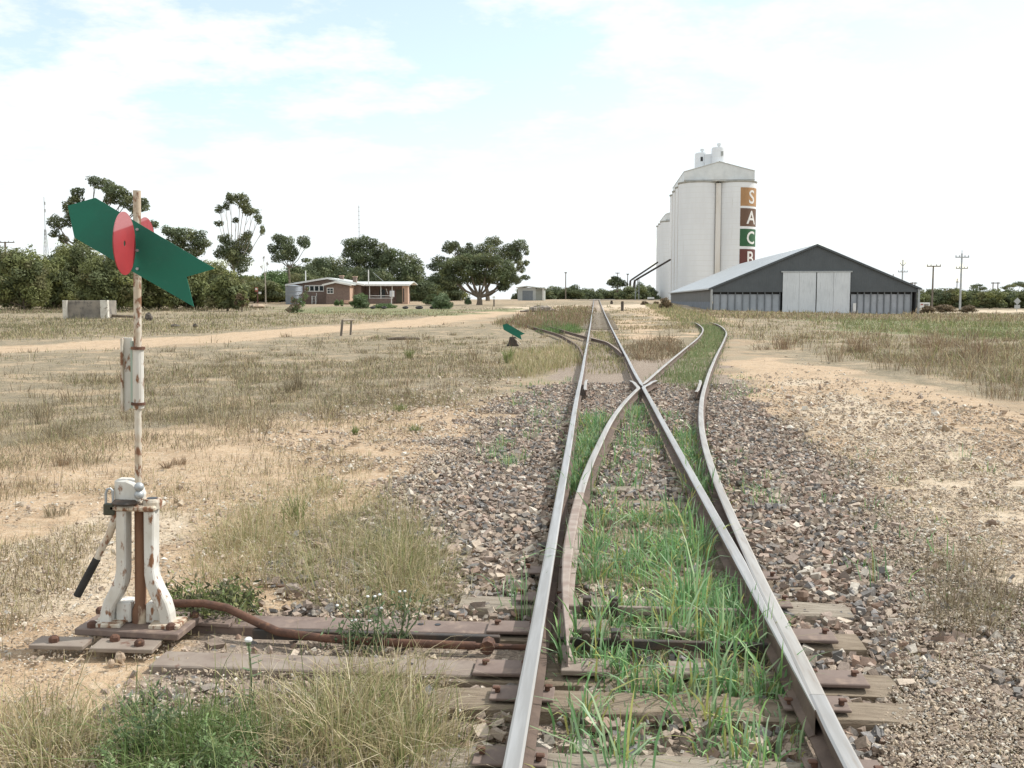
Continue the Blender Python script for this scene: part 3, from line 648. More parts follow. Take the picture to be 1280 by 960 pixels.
for (ux, uw, y0, zt, zb, lab) in ((898.3, 18.5, 2.5, 187, 209, 'r'), (879.5, 18.5, 5.0, 193.5, 214, 'l')):
    D = 230 + y0; k = D / F_PX; cx_ = (ux - 897) * k; rr = uw * k / 2
    b = z1h + 3.2; t = 1.68 + (376 - zt) * k - org.z
    tb = MB().tube([(cx_, y0 + rr, b - 2), (cx_, y0 + rr, t - .35), (cx_, y0 + rr, t)], [rr, rr, rr * .9], 20).build('elevator_tower', M_silo, S1, smooth=True)
    MB().tube([(cx_, y0 + rr, t), (cx_, y0 + rr, t + .45), (cx_, y0 + rr, t + .46), (cx_, y0 + rr, t + .95), (cx_, y0 + rr, t + 1.1)], [.22, .22, .5, .5, .2], 12).build('roof_vent', M_silo_roof, tb)
    MB().box((cx_ - (.3 if lab == 'l' else -.5), y0 + .02 if lab == 'r' else y0 + .05, t - 1.6), (.55, .1, 1.0)).build('louvre', M_dark if lab == 'l' else M_silo_trim, tb)
MB().box((-1.7, 5.6, z1h + 4.7), (2.6, 2.6, 4.0)).build('connecting_room', M_silo, S1, bevel=.1)
for k in range(3): MB().box((-9.06, 4.5 + 8.86 * k, H1 * .5), (.10, .10, H1)).build('downpipe', M_silostain, S1)
org2 = WP(897, 376, 300.0); k2 = 300 / F_PX
org2 = TS(0, 0); 
_s1, _w1 = toTS(org.x, org.y)
org2 = TS(_s1 + 68, _w1 + .2); org2.z = 1.7
H2 = 1.68 + 98 * org2.y / F_PX - org2.z
S2, D2, z2h = silo('shorter white silo block standing behind the tall one, nearer the track', org2, 4.5, 3, H2, (7.6, 1.9, 4.2))
# loading spouts off the left flank of the silos
def spout(label, pa, pb, foot, r):
    T = thing('loading_spout', label, 'grain spout', (foot.x, foot.y, foot.z), 0, 'grain loading spouts')
    d = (pb - pa).normalized()
    bend = [pa, pb + (pa - pb).normalized() * .4, pb + Vector((-.25, 0, -.25)), pb + Vector((-.38, 0, -1.0)), pb + Vector((-.38, 0, -1.9))]
    MB().tube(bend, r, 10).build('chute', M_darksteel, T, world_=True)
    for dx in (0, .9):
        q = pb + Vector((dx, 0, dx * .55)); MB().tube([Vector((q.x, q.y + .3, foot.z - .3)), q + Vector((0, .3, -.1))], .09, 8).build('post', M_galv, T, world_=True)
    MB().tube([Vector((pb.x, pb.y + .3, foot.z + 1.5)), Vector((pb.x + .9, pb.y + .3, foot.z + 2.6))], .05, 6).build('brace', M_galv, T, world_=True)
pa = WP(838, 324.5, 250); pb = WP(794.5, 350, 246); spout('rusty lower loading spout sloping from the tall silo block', pa, pb, GD(794, 246), .24)
pa = WP(822, 328, 306); pb = WP(789, 350, 296); spout('grey upper loading spout sloping from the shorter silo block', pa, pb, GD(788, 296), .26)
# ------------------------------------------------------------------ grain shed
sh_o = WP(889, 376, 120.0); sh_o.z = 0.0
SHED = thing('grain_shed', 'low wide dark grey gabled grain storage shed with pale sliding doors', 'shed', sh_o, -A)
W_, L_, EZ, AZ, AX = 24.3, 65.0, 3.18, 8.3, 12.4
M_gable = corrugated('slate_sheet', (.088, .10, .11), (.073, .084, .093), .25, 'X', .6, 0, .25)
M_sroof = corrugated('zinc_roof', (.42, .44, .445), (.35, .37, .38), .25, 'Y', .42, .25, .25)
M_sside = corrugated('side_sheet', (.13, .135, .14), (.10, .105, .11), .3, 'Y', .6, 0, .8)
M_door = corrugated('door_sheet', (.64, .67, .70), (.57, .60, .63), .3, 'X', .5, .1, .12)
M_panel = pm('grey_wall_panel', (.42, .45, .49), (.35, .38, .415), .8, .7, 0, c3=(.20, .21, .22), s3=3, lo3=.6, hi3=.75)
M_panelpost = pm('panel_post', (.20, .22, .24), (.16, .175, .19), 2, .7); M_panel2 = pm('shaded_side_panel', (.15, .17, .20), (.12, .135, .16), .8, .7, 0)  # side panel: wall panel colour darkened to stand for the shaded side
MB().prism([(0, EZ - .45), (W_, EZ - .45), (W_, EZ), (AX, AZ), (0, EZ)], ex, ez, ey, .1, (0, -.05, 0)).build('gable', M_gable, SHED)
MB().prism([(0, EZ - .45), (W_, EZ - .45), (W_, EZ), (AX, AZ), (0, EZ)], ex, ez, ey, .1, (0, L_, 0)).build('gable', M_gable, SHED)
for x0, z0, x1, z1 in ((-.35, EZ - .145 + .09, AX, AZ + .09), (W_ + .35, EZ - .15 + .09, AX, AZ + .09)):
    MB().prism([(x0, z0), (x1, z1), (x1, z1 + .07), (x0, z0 + .07)], ex, ez, ey, L_ + .6, (0, -.25, 0)).build('roof', M_sroof, SHED)
    sg_ = -1 if x0 < 5 else 1
    MB().box((x0 + sg_ * .03, L_ / 2, z0 - .03), (.14, L_ + .5, .16)).build('gutter', M_galv, SHED)
    vx, vz = x1 - x0, z1 - z0
    MB().prism([(x0, z0 - .16), (x1, z1 - .16), (x1, z1 + .08), (x0, z0 + .08)], ex, ez, ey, .05, (0, -.31, 0)).build('barge_board', M_gable, SHED)
MB().box((.1, L_ / 2, EZ / 2 - .1 + .75), (.1, L_, EZ * .62)).build('side_wall', M_sside, SHED)
MB().box((W_ - .1, L_ / 2, EZ / 2 - .1), (.1, L_, EZ - .2)).build('side_wall', M_sside, SHED)
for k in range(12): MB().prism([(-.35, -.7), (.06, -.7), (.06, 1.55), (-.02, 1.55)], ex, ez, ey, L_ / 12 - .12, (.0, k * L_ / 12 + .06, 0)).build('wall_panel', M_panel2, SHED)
dl, dr = (977.2 - 889) * .0964, (1058.5 - 889) * .0964
xs = [.25 + (dl - .55) * k / 9 for k in range(10)]; xs2 = [dr + .25 + (W_ - dr - .9) * k / 9 for k in range(10)]
for seq in (xs, xs2):
    for a, b in zip(seq[:-1], seq[1:]):
        MB().prism([(a + .06, -.8), (b - .06, -.8), (b - .06, EZ - .72), (a + .06, EZ - .72)], ex, ez, ey, .12, (0, .35, 0)).build('wall_panel', M_panel, SHED)
        MB().box((b, .24, EZ / 2 - .5), (.11, .16, EZ + .2)).build('post', M_panelpost, SHED)
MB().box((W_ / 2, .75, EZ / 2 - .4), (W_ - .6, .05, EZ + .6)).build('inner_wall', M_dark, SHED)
for k in range(2):
    a = dl + k * (dr - dl) / 2
    for j in range(2):
        w2 = (dr - dl) / 4
        dd = MB().box((a + w2 * (j + .5) + (.05 if k else -.05), -.16 - .015 * j, 2.28), (w2 - .02, .07, 5.6)).build('sliding_door', M_door, SHED, bevel=.01)
MB().box(((dl + dr) / 2, -.16, 5.16), (dr - dl + .5, .18, .16)).build('door_track', M_galv, SHED)
MB().box((.02, -.14, EZ / 2 - .6), (.24, .2, EZ + 1.0)).build('corner_post', M_galv, SHED)
MB().box((W_ + .1, -.14, EZ / 2 - .6), (.24, .2, EZ + 1.0)).build('corner_post', M_galv, SHED)
MB().box((dr + .55, -.4, .9), (.34, .16, 1.0)).box((dr + .55, -.4, .1), (.09, .09, 1.4)).build('meter_box', M_white, SHED)
MB().prism([(x, z) for x, z in ((dr - 2, -.8), (W_ + 1.2, -.8), (W_ + 1.2, .02), (dr - 2, .16))], ex, ez, ey, 2.2, (0, -2.4, 0)).build('concrete_apron', M_salmon, SHED)
# ------------------------------------------------------------------ farmhouse
DH = 158.0; kh = DH / F_PX; h_o = WP(358, 376, DH); h_o.z = float(ter(h_o.x, h_o.y)) + .03
GZ = 1.68 + (376 - 379.2) * kh; h_o.z = GZ
HOUSE = thing('farm_house', 'single storey brown brick house with pale low-pitched roof and open verandah', 'house', h_o, -A)
hx = lambda u: (u - 358) * kh; hz = lambda v: (376 - v) * kh + 1.68 - GZ
M_hroof = corrugated('house_roof_sheet', (.62, .64, .61), (.54, .56, .54), .3, 'Y', .5, .1, .2)
def gable_block(x0, x1, xa, ze, za, y0, y1, nm, ov=.5, name='wall', z0=-.4):
    MB().prism([(x0, z0), (x1, z0), (x1, ze), (xa, za), (x0, ze)], ex, ez, ey, y1 - y0, (0, y0, 0)).build(name, nm, HOUSE)
    for xe, sg_ in ((x0, -1), (x1, 1)):
        dx, dz = (xa - xe), (za - ze); xo = xe - dx / abs(dx) * ov; zo = ze - abs(dz / dx) * ov
        MB().prism([(xo, zo + .04), (xa, za + .04), (xa, za + .17), (xo, zo + .17)], ex, ez, ey, y1 - y0 + 1.0, (0, y0 - .5, 0)).build('roof', M_hroof, HOUSE)
        MB().prism([(xo, zo - .1), (xa, za - .1), (xa, za + .18), (xo, zo + .18)], ex, ez, ey, .05, (0, y0 - .56, 0)).build('barge_board', M_white, HOUSE)
gable_block(hx(356), hx(447), hx(405), hz(355.6), hz(348.0), 3.0, 13, M_brick, .7)
gable_block(hx(408.5), hx(438), hx(421.5), hz(356.2), hz(353.2), 0.0, 9.0, M_brick, .5)
MB().box((hx(438) + .02, 3.2, hz(367.5)), (.08, 6.2, hz(357) + .3)).build('side_wall', M_salmon, HOUSE)  # right-facing brick wall, sunlight painted in as lighter salmon
# verandah wing
vx0, vx1 = hx(439), hx(506); vy0, vy1 = 3.6, 10
MB().box(((vx0 + vx1 - .9) / 2, (vy0 + 2.3 + vy1) / 2, hz(356.4) / 2 - .2), (vx1 - vx0 - .9, vy1 - vy0 - 2.3, hz(356.4) + .4)).build('wall', M_brick, HOUSE)
MB().prism([(vy0 - .4, hz(356.6)), (vy0 + 3.4, hz(352.2)), (vy1 + .3, hz(355.5)), (vy1 + .3, hz(354.6)), (vy0 + 3.4, hz(351.2)), (vy0 - .4, hz(355.2))], ey, ez, ex, vx1 - vx0 + .6, (vx0 - .2, 0, 0)).build('verandah_roof', M_hroof, HOUSE)
MB().box(((vx0 + vx1) / 2 + .1, vy0 - .45, hz(356.2)), (vx1 - vx0 + .6, .08, .28)).build('fascia', M_white, HOUSE)
MB().box((hx(502.3), vy0 + .55, hz(357.2) / 2 - .2), (hx(506) - hx(499), 1.0, hz(357.2) + .4)).build('end_wall', M_salmon, HOUSE)  # sunlit wall end of the wing, the light put into its salmon colour
MB().box((hx(500.4), vy0 + .02, hz(369)), (.16, .06, 2.2)).build('slot', M_dark, HOUSE)
for u in (457, 471.5, 486): MB().box((hx(u), vy0, hz(357) / 2 - .1), (.11, .11, hz(357) + .1)).build('verandah_post', M_white, HOUSE)
MB().box(((hx(456) + hx(487)) / 2, vy0, hz(373) / 2 - .2), (hx(489) - hx(458), .14, hz(373) + .3)).build('low_wall', M_brick, HOUSE)
for v in (372.6, 369.6): MB().box(((hx(456) + hx(487)) / 2, vy0 - .02, hz(v)), (hx(489) - hx(458), .07, .09)).build('rail', M_white, HOUSE)
MB().box((hx(469.4), vy0 + 2.26, hz(366.5)), (.95, .06, 1.25)).build('window', M_glass, HOUSE)
MB().box((hx(491.5), vy0 + 2.26, hz(370)), (1.0, .06, 2.1)).build('door', pm('olive_door', (.13, .13, .085), (.10, .10, .07), 2, .6), HOUSE)
for u, v, h2 in ((477.9, 363.6, 0),): MB().box((hx(478.3), vy0 + .6, hz(364)), (.09, .09, .9), Matrix.Rotation(R(-18), 4, 'Y')).build('hanging_ornament', M_white, HOUSE)
# windows of the gables
fr = MB().box((hx(413.9), -.03, hz(363.6)), (1.08, .10, .95)).build('window', M_white, HOUSE, bevel=.01)
for dx in (-.24, .24):
    for dz in (-.19, .19): MB().box((hx(413.9) + dx, -.085, hz(363.6) + dz), (.40, .03, .32)).build('pane', M_glass, fr)
fr = MB().box((hx(387), 2.97, hz(360.4)), (3.2, .10, 1.05)).build('window', M_white, HOUSE, bevel=.01)
for q in range(4): MB().box((hx(387) - 1.15 + q * .78, 2.91, hz(360.4)), (.60, .03, .75)).build('pane', M_glass, fr)
MB().box((hx(411), 1.8, hz(358)), (.05, .05, .05)).build('gutter_bracket', M_white, HOUSE)
for u, y, v0, v1, ww in ((412.3, 8.0, 352, 345.2, .62), (437.6, 4.0, 356, 347.2, .60)):
    c = MB().box((hx(u), y, (hz(v0) + hz(v1)) / 2), (ww, ww, hz(v1) - hz(v0) + .4)).build('chimney', M_brick, HOUSE, bevel=.02); MB().box((hx(u), y, hz(v1) + .2), (ww + .14, ww + .14, .12)).build('chimney_cap', M_salmon, c)
for u, y, v0, v1 in ((371.4, 5, 354, 337.5), (456.3, 3.3, 357, 337.0)): MB().tube([(hx(u), y, hz(v0)), (hx(u), y, hz(v1))], .085, 8).build('flue_pipe', M_white, HOUSE)
MB().tube([(hx(460), 4.5, hz(340)), (hx(473), 4.5, hz(351.2))], .035, 6).build('stay', M_galv, HOUSE)
MB().box((hx(436.3), -.55, .25), (.9, .9, .55)).build('step', M_salmon, HOUSE, bevel=.02)
MB().box((hx(390), 2.9, hz(372)), (.1, .1, 1.5)).build('tank_stand', M_white, HOUSE)
tz = h_o.copy()
def loc_in(o, p): return (Matrix.Translation(o.location) @ Matrix.Rotation(o.rotation_euler.z, 4, 'Z')) @ Vector(p)
tank = thing('water_tank', 'round blue-grey corrugated water tank at the left end of the house', 'water tank', loc_in(HOUSE, (hx(366), .8, 0)), 0)
M_tank = corrugated('tank_sheet', (.30, .33, .37), (.24, .27, .31), .12, 'Z', .5, .3, .8)
MB().tube([(0, 0, -.4), (0, 0, 2.75), (0, 0, 2.95)], [1.35, 1.35, .2], 28).build('tank_body', M_tank, tank, smooth=True)
for z in (1.35, 1.95, 2.75): MB().tube([(0, 0, z - .03), (0, 0, z + .03)], 1.38, 28).build('hoop', M_galv, tank)
wb = thing('white_crate', 'small pale stand against the house wall beside the water tank', 'stand', loc_in(HOUSE, (hx(388.3), 2.2, 0)), -A)
for dx in (-.28, .28): MB().box((dx, 0, .55), (.12, .5, 1.3)).build('side', M_white, wb)
for z in (.25, .75, 1.1): MB().box((0, 0, z), (.5, .48, .07)).build('shelf', M_galv, wb)
mp = loc_in(HOUSE, (hx(494.6), -2.0, 0)); mbx = thing('meter_cabinet', 'pale grey metal cabinet on a post in front of the verandah', 'cabinet', (mp.x, mp.y, float(ter(mp.x, mp.y))), 0)
MB().box((0, 0, 1.65), (.68, .35, .95)).build('cabinet', pm('cab', (.55, .58, .60), (.5, .53, .55), 2, .5), mbx, bevel=.02); MB().box((-.1, 0, .5), (.10, .10, 1.5)).build('post', M_white, mbx); MB().box((.17, -.19, 1.65), (.28, .03, .85)).build('door', M_white, mbx)
# ------------------------------------------------------------------ small iron shed beyond the dome tree
DS = 215.; ks = DS / F_PX; so_ = GD(647, DS)
GS = thing('iron_shed', 'small pale iron shed with grey door beyond the dome-shaped tree', 'shed', so_, -A)
zb = lambda v: (376 - v) * ks + 1.68 - so_.z
M_shedp = corrugated('pale_sheet', (.52, .55, .55), (.46, .49, .49), .25, 'X', .5, .1, .25)
w1 = 22.5 * ks; w2 = 10.5 * ks
MB().prism([(0, -.5), (w1, -.5), (w1, zb(359.6)), (0, zb(359.8))], ex, ez, ey, 6, (0, 0, 0)).build('front_wall', M_shedp, GS)
MB().box((w1 + w2 / 2, 3, zb(361) / 2 - .2), (w2, 5.6, zb(361) + .4)).build('lean_to', pm('lean_to_sheet', (.36, .38, .35), (.30, .32, .29), 1, .7), GS)
MB().prism([(-.3, zb(359.2)), (w1 * .5, zb(357.4)), (w1 + w2 + .3, zb(360.2)), (w1 + w2 + .3, zb(361.2)), (w1 * .5, zb(358.6)), (-.3, zb(360.2))], ex, ez, ey, 7, (0, -.5, 0)).build('roof', M_hroof, GS)
MB().box((w1 * .56, -.04, zb(369.5)), (13 * ks, .06, zb(364.8) + .2)).build('roller_door', pm('grey_door', (.22, .25, .28), (.18, .21, .24), 2, .5), GS)
MB().box((w1 + w2 - .2, -.15, zb(368)), (.3, .3, 2.6)).build('corner_post', M_white, GS)
# ------------------------------------------------------------------ left concrete block and things near it
cb = GD(79, 76.0); k7 = 76 / F_PX; M7 = -A * .4
CB = thing('concrete_trough', 'old weathered concrete tank wall with pale end posts on the left', 'concrete block', cb, M7)
w = 56 * k7; h = 22.5 * k7
MB().box((w / 2, .8, h / 2 - .2), (w - .02, 1.6, h + .4)).build('wall', M_concrete, CB, bevel=.03)
MB().box((.18, -.04, h / 2 - .2), (.34, .3, h + .42)).build('end_post', M_concrete2, CB, bevel=.02); MB().box((w - .22, -.05, h / 2 - .2), (.58, .3, h + .44)).build('end_post', M_concrete2, CB, bevel=.02)
def lump(mb, c, r, seed, n=8):
    rr = random.Random(seed); tmp = MB(); tmp.sphere((0, 0, 0), 1.0, n)
    tmp.v = [(x * r[0] * rr.uniform(.8, 1.15), y * r[1] * rr.uniform(.8, 1.15), z * r[2] * rr.uniform(.75, 1.15)) for x, y, z in tmp.v]
    mb.add([(x + c[0], y + c[1], z + c[2]) for x, y, z in tmp.v], tmp.f); return mb
M_rock = pm('dark_rock', (.10, .085, .07), (.06, .052, .045), 4, .9, 0, bmp=.6); M_rock2 = pm('pale_rock', (.44, .34, .25), (.34, .26, .19), 9, .9, 0, bmp=.5)
def tagged(o, label, cat, group=None): return tag(o, label, cat, group)
def rock(label, u, v, wpx, hpx, D=None, m_=None, group=None, cat='rock', name='rock', z=0.0):
    p = GT(u, v) if D is None else GD(u, D); k = p.y / F_PX
    mb = MB(); lump(mb, (0, 0, hpx * k * .35), (wpx * k / 2, wpx * k * .4, hpx * k * .6), int(u * 7 + v), 9)
    o = mb.build(name, m_ or M_rock, None); o.location = (p.x, p.y, p.z - .01 + z); o.rotation_euler = (0, 0, u); return tag(o, label, cat, group)
rock('dark boulder just right of the switch stand mast beyond the dirt road', 186, 401, 10, 11, m_=M_rock)
rock('low dark stump lying far left of the leaning post frame', 219, 408.5, 16, 4, m_=M_rock, cat='debris')
rock('small dark lump on the far side of the dirt road', 244, 408.5, 8, 4.5, m_=M_rock, cat='debris')
rock('pale block-shaped stone lying behind the headblock plates', 365, 738, 22, 13, m_=pm('grey_rock', (.30, .25, .21), (.22, .185, .155), 9, .9, 0, bmp=.5))
rock('tan angular stone lying in front of the switch stand base', 150, 824, 18, 14, m_=M_rock2); rock('smaller tan stone left of the one in front of the stand', 139, 830, 9, 10, m_=M_rock2)
rock('dark stone on the ballast right of the curved rail', 924, 606, 11, 8, m_=M_rock); rock('brown stone near the sleeper ends on the right ballast', 1003, 747, 22, 15, m_=pm('brown_rock', (.22, .15, .11), (.16, .11, .08), 9, .9, 0, bmp=.5))
rock('brown stone out on the right sandy track', 1240, 655, 14, 8, m_=pm('brown_rock2', (.20, .14, .10), (.15, .105, .08), 9, .9, 0, bmp=.5)); rock('dark stone left of the left rail on bare sand', 583, 553, 7, 5, m_=M_rock)
def mound(label, u, D, wpx, hpx):
    p = GD(u, D); k = D / F_PX; mb = MB(); rr = random.Random(4)
    for q in range(26):
        x = rr.uniform(-.5, .5) * wpx * k; hh = hpx * k * (1 - (2 * x / (wpx * k)) ** 2) * rr.uniform(.3, .95); lump(mb, (x, rr.uniform(-1.2, 1.2), hh * .4), (rr.uniform(.25, .75), rr.uniform(.25, .7), max(.15, hh * .55)), q, 7)
    o = mb.build('rubble_mound', pm('rubble', (.30, .26, .215), (.17, .145, .12), 2.5, .9, 0, bmp=.8), None); o.location = p; tag(o, label, 'mound', kind='stuff')
mound('low grey rubble mound beside the dirt road end', 676, 104, 40, 10)
rock('pale sand heap below the red and white sign', 322, 384.3, 24, 6, D=126, m_=M_rock2, cat='mound', name='sand_heap')
lg = MB().tube([GD(135, 76) + Vector((0, .6, .22)), GD(160, 76) + Vector((0, .4, .16)), GD(177, 76) + Vector((0, .2, .12))], [.11, .10, .07], 8).build('fallen_log', M_bark); tag(lg, 'dark log lying between the concrete wall and the boulder', 'log')
lg = MB().tube([GD(484, 41) + Vector((0, 0, .05)), GD(505, 41) + Vector((0, 0, .08)), GD(524, 41.3) + Vector((0, 0, .05))], [.06, .07, .05], 8).build('fallen_log', M_bark); tag(lg, 'thin dark log lying in dry grass right of the post frame', 'log')
# leaning post frame
pf = GT(426, 419.5); PF = thing('post_frame', 'two leaning timber posts joined by a short top rail in dry grass', 'post frame', pf, 0); kp = pf.y / F_PX
MB().tube([(0, 0, -.1), (2.5 * kp, 0, 19.5 * kp)], [.06, .055], 8).build('post', M_pole, PF); MB().tube([(8 * kp, .9, -.1), (9.5 * kp, .9, 18 * kp)], [.05, .045], 8).build('post', M_pole, PF)
MB().tube([(2.2 * kp, 0, 19 * kp), (12 * kp, 1.1, 19.3 * kp)], [.045, .045], 8).build('top_rail', M_timber2, PF)
# signs, boxes
def sign(label, u, v0, v1, D, build, cat='sign', name='road_sign'):
    g = GD(u, D); T = thing(name, label, cat, g, 0); k = D / F_PX; build(T, k, lambda v: (376 - v) * k + 1.68 - g.z); return T
M_ro = pm('faded_red', (.42, .13, .10), (.34, .10, .08), 4, .6)
def b1(T, k, z):
    MB().tube([(0, 0, -.3), (0, 0, z(360))], .07, 8).build('post', pm('red_post', (.13, .05, .04), (.10, .04, .035), 3, .7), T)
    p = MB().box((-.1, -.1, z(362)), (3.6 * k, .05, 5.2 * k)).build('panel', M_ro, T); MB().box((-.1, -.14, z(361.5)), (2.4 * k, .03, 2.6 * k)).build('white_field', M_white, p)
    MB().box((.35, -.1, z(366.2)), (3.2 * k, .05, 2.6 * k)).build('panel', M_white, T)
sign('red and white sign on a dark red post in front of the left scrub', 322, 360, 377, 130, b1)
def b2(T, k, z):
    MB().tube([(0, 0, -.3), (0, 0, z(374))], .11, 8).build('post', M_pole, T); MB().box((0, 0, z(371.6)), (3.4 * k, .45, 3 * k)).build('box', M_white, T, bevel=.03)
sign('white letter box on a dark post right of the dome-shaped tree', 617.5, 370, 382, 138, b2, 'letter box', 'letter_box')
def b3(T, k, z):
    MB().tube([(0, 0, -.3), (0, 0, z(373))], .06, 8).build('post', M_galv, T); a = 4.5 * k
    MB().prism([(0, -a), (a, 0), (0, a), (-a, 0)], ex, ez, ey, .03, (0, -.08, z(376.5))).build('diamond_plate', M_galv, T); MB().box((0, -.08, z(383.3)), (7 * k, .03, 4.5 * k)).build('panel', M_galv, T)
sign('grey back of a diamond road sign at the far right edge', 1271.5, 372, 388, 150, b3)
def b4(T, k, z):
    for dx in (-5 * k, 5 * k): MB().tube([(dx, .1, -.3), (dx, .1, z(378.5))], .06, 8).build('post', M_galv, T)
    p = MB().box((0, 0, z(381.6)), (13 * k, .06, 7 * k)).build('board', M_white, T, bevel=.01)
    MB().box((-3.6 * k, -.05, z(380.6)), (3 * k, .03, 1.6 * k)).build('mark', M_ro, p); MB().box((2 * k, -.05, z(380.8)), (6 * k, .03, 1.0 * k)).build('mark', M_darksteel, p)
sign('white notice board on two posts just right of the grain shed', 1156, 378, 388, 150, b4, 'sign', 'notice_board')
def b5(T, k, z): MB().tube([(0, 0, -.3), (0, 0, z(377.5)), ], .16, 8).build('post', M_rock, T); MB().box((0, -.05, z(378)), (2.6 * k, .2, 3 * k)).build('cap', M_darksteel, T)
sign('short dark marker post right of the main line near the silos', 778, 376, 387, 108, b5, 'marker post', 'marker_post')
def b6(T, k, z): MB().tube([(0, 0, -.3), (0, 0, z(377)), ], .22, 8).build('post', M_rock, T); MB().box((0, -.05, z(376.8)), (2.2 * k, .3, 2.2 * k)).build('cap', M_darksteel, T)
sign('squat dark block standing beside the far end of the main line', 764.5, 375, 383, 160, b6, 'marker post', 'marker_post')
def bus(T, k, z):
    MB().box((0, 0, z(372.8)), (7.5 * k, 1.6, 2.6 * k)).build('roof', M_white, T, bevel=.05); MB().box((0, .1, z(375.2)), (6.8 * k, 1.4, 3.4 * k)).build('body', M_dark, T)
sign('low white-topped box against the left foot of the silos', 813.5, 370, 378, 240, bus, 'box', 'equipment_box')
for k_, (u, v, wpx) in enumerate(((466, 387.2, 5.5), (480, 386.8, 6), (506.7, 387.2, 6.4), (524, 387.8, 9), (540.5, 388.6, 6))):
    p = GD(u, 118.0); kk = 118 / F_PX; mb = MB(); r0 = wpx * kk * .42
    ring = []
    S_, Q_ = 20, 8; vs = []; fs = []
    for a in range(S_):
        for b in range(Q_):
            th = 2 * math.pi * a / S_; ph = 2 * math.pi * b / Q_; rr = r0 + .11 * math.cos(ph); vs.append((rr * math.cos(th), rr * math.sin(th), .12 + .12 * math.sin(ph)))
    for a in range(S_):
        for b in range(Q_): fs.append((a * Q_ + b, ((a + 1) % S_) * Q_ + b, ((a + 1) % S_) * Q_ + (b + 1) % Q_, a * Q_ + (b + 1) % Q_))
    mb.add(vs, fs); o = mb.build('old_tyre', M_rubber, None, smooth=True); o.location = p + Vector((0, 0, .06)); o.rotation_euler = (R(12), 0, 0)
    tag(o, ['black tyre half hidden by the light green bush, first of the row', 'black tyre below the low hedge by the verandah', 'black tyre in front of the meter cabinet', 'widest black tyre right of the verandah end wall', 'black tyre beside the round pale green bush'][k_], 'tyre', 'old tyres in front of the house')
# ------------------------------------------------------------------ power poles
def pole(label, u, vt, D, arms, r=.13, group='power poles', mat=None, ins=True, base=None):
    g = GD(u, D); k = D / F_PX; z = lambda v: (376 - v) * k + 1.68 - g.z
    T = thing('power_pole', label, 'power pole', g, random.uniform(-.1, .1), group)
    MB().tube([(0, 0, -.5), (0, 0, z(vt))], [r * 1.15, r * .8], 8).build('pole', mat or M_pole, T)
    for v, wpx in arms:
        a = MB().box((0, -.14, z(v)), (wpx * k, .13, .16)).build('crossarm', mat or M_pole, T)
        if ins:
            for q in (-.47, -.2, .2, .47): MB().tube([(q * wpx * k, -.14, z(v) + .08), (q * wpx * k, -.14, z(v) + .2), (q * wpx * k, -.14, z(v) + .3)], [.05, .09, .06], 6).build('insulator', M_galv, a)
    return T, z, k
T, z, k = pole('tallest grey power pole with two crossarms at the right', 1200.2, 317.5, 150, [(322.2, 17), (336, 15)], .15, mat=M_galv)
MB().tube([(0, 0, z(318)), (0, 0, z(313.5))], .04, 6).build('spike', M_galv, T)
pole('brown T-shaped power pole left of the tallest right pole', 1165.2, 332.5, 150, [(333.3, 17.5)], .14)
T, z, k = pole('power pole with fanned insulators rising behind the grain shed roof', 1127, 325, 200, [(340.3, 12)], .15, mat=M_galv)
for sx in (-1, 1): MB().tube([(0, 0, z(333.5)), (sx * 4 * k, 0, z(328.5))], .07, 6).build('strut', M_galv, T)
pole('thin bare pole above the right slope of the shed roof', 1115.5, 343, 240, [], .12)
for lab, us in (('two-legged pole frame close behind the shed right corner', (1139.7, 1143)), ('far two-legged pole frame on the right tree line', (1240.5, 1246.5))):
    g = GD(us[0], 260); k = 260 / F_PX; T = thing('pole_frame', lab, 'power pole', g, 0, 'two-legged pole frames'); z = lambda v: (376 - v) * k + 1.68 - g.z
    for u in us: MB().tube([((u - us[0]) * k, 0, -.5), ((u - us[0]) * k, 0, z(353))], .14, 8).build('leg', M_pole, T)
    MB().box(((us[1] - us[0]) * k / 2, 0, z(354)), ((us[1] - us[0]) * k + 1.1, .2, .25)).build('crossarm', M_pole, T)
pole('slim distant pole just left of the tallest right pole', 1195.5, 348.5, 330, [(353, 3.5)], .17)
pole('lone pole with tiny crossarm in the gap left of the main line', 707, 340.5, 280, [(341.6, 3)], .15)
pole('distant pole left of the loading spouts', 784.3, 342.5, 300, [(343.5, 3)], .15)
pole('shorter distant pole right of the loading spout posts', 797, 349, 310, [], .15)
pole('slanting-armed pole above the small tree left of the silos', 771.5, 341, 320, [(342, 5)], .13)
TL, zl, kl = pole('T-shaped power pole above the scrub at the far left edge', 9.5, 303, 175, [(304, 25)], .2)
def lattice_mast(label, u, vb, vm, vt, D, w):
    g = GD(u, D); k = D / F_PX; z = lambda v: (376 - v) * k + 1.68 - g.z; T = thing('lattice_mast', label, 'radio mast', g, 0)
    b = w * k / 2; legs = MB(); z0, zm, zt = 0, z(vm), z(vt); mb = MB()
    for sx in (-1, 1):
        for sy in (-1, 1): MB().tube([(sx * b, sy * b, z0), (sx * b * .15, sy * b * .15, zm)], .11, 5).build('leg', M_galv, T)
    n = 9
    for i in range(n):
        t0, t1 = i / n, (i + 1) / n; w0, w1 = b * (1 - .85 * t0), b * (1 - .85 * t1)
        for sx in (-1, 1): mb.tube([(sx * w0, -w0, zm * t0), (-sx * w1, -w1, zm * t1)], .05, 4)
        mb.tube([(-w1, -w1, zm * t1), (w1, -w1, zm * t1)], .05, 4)
    mb.build('bracing', M_galv, T); MB().tube([(0, 0, zm - .5), (0, 0, zt)], [.13, .09], 6).build('antenna', M_galv, T)
    for v in (265, 256): MB().box((.2, 0, z(v)), (.5, .3, 1.2)).build('aerial', M_galv, T)
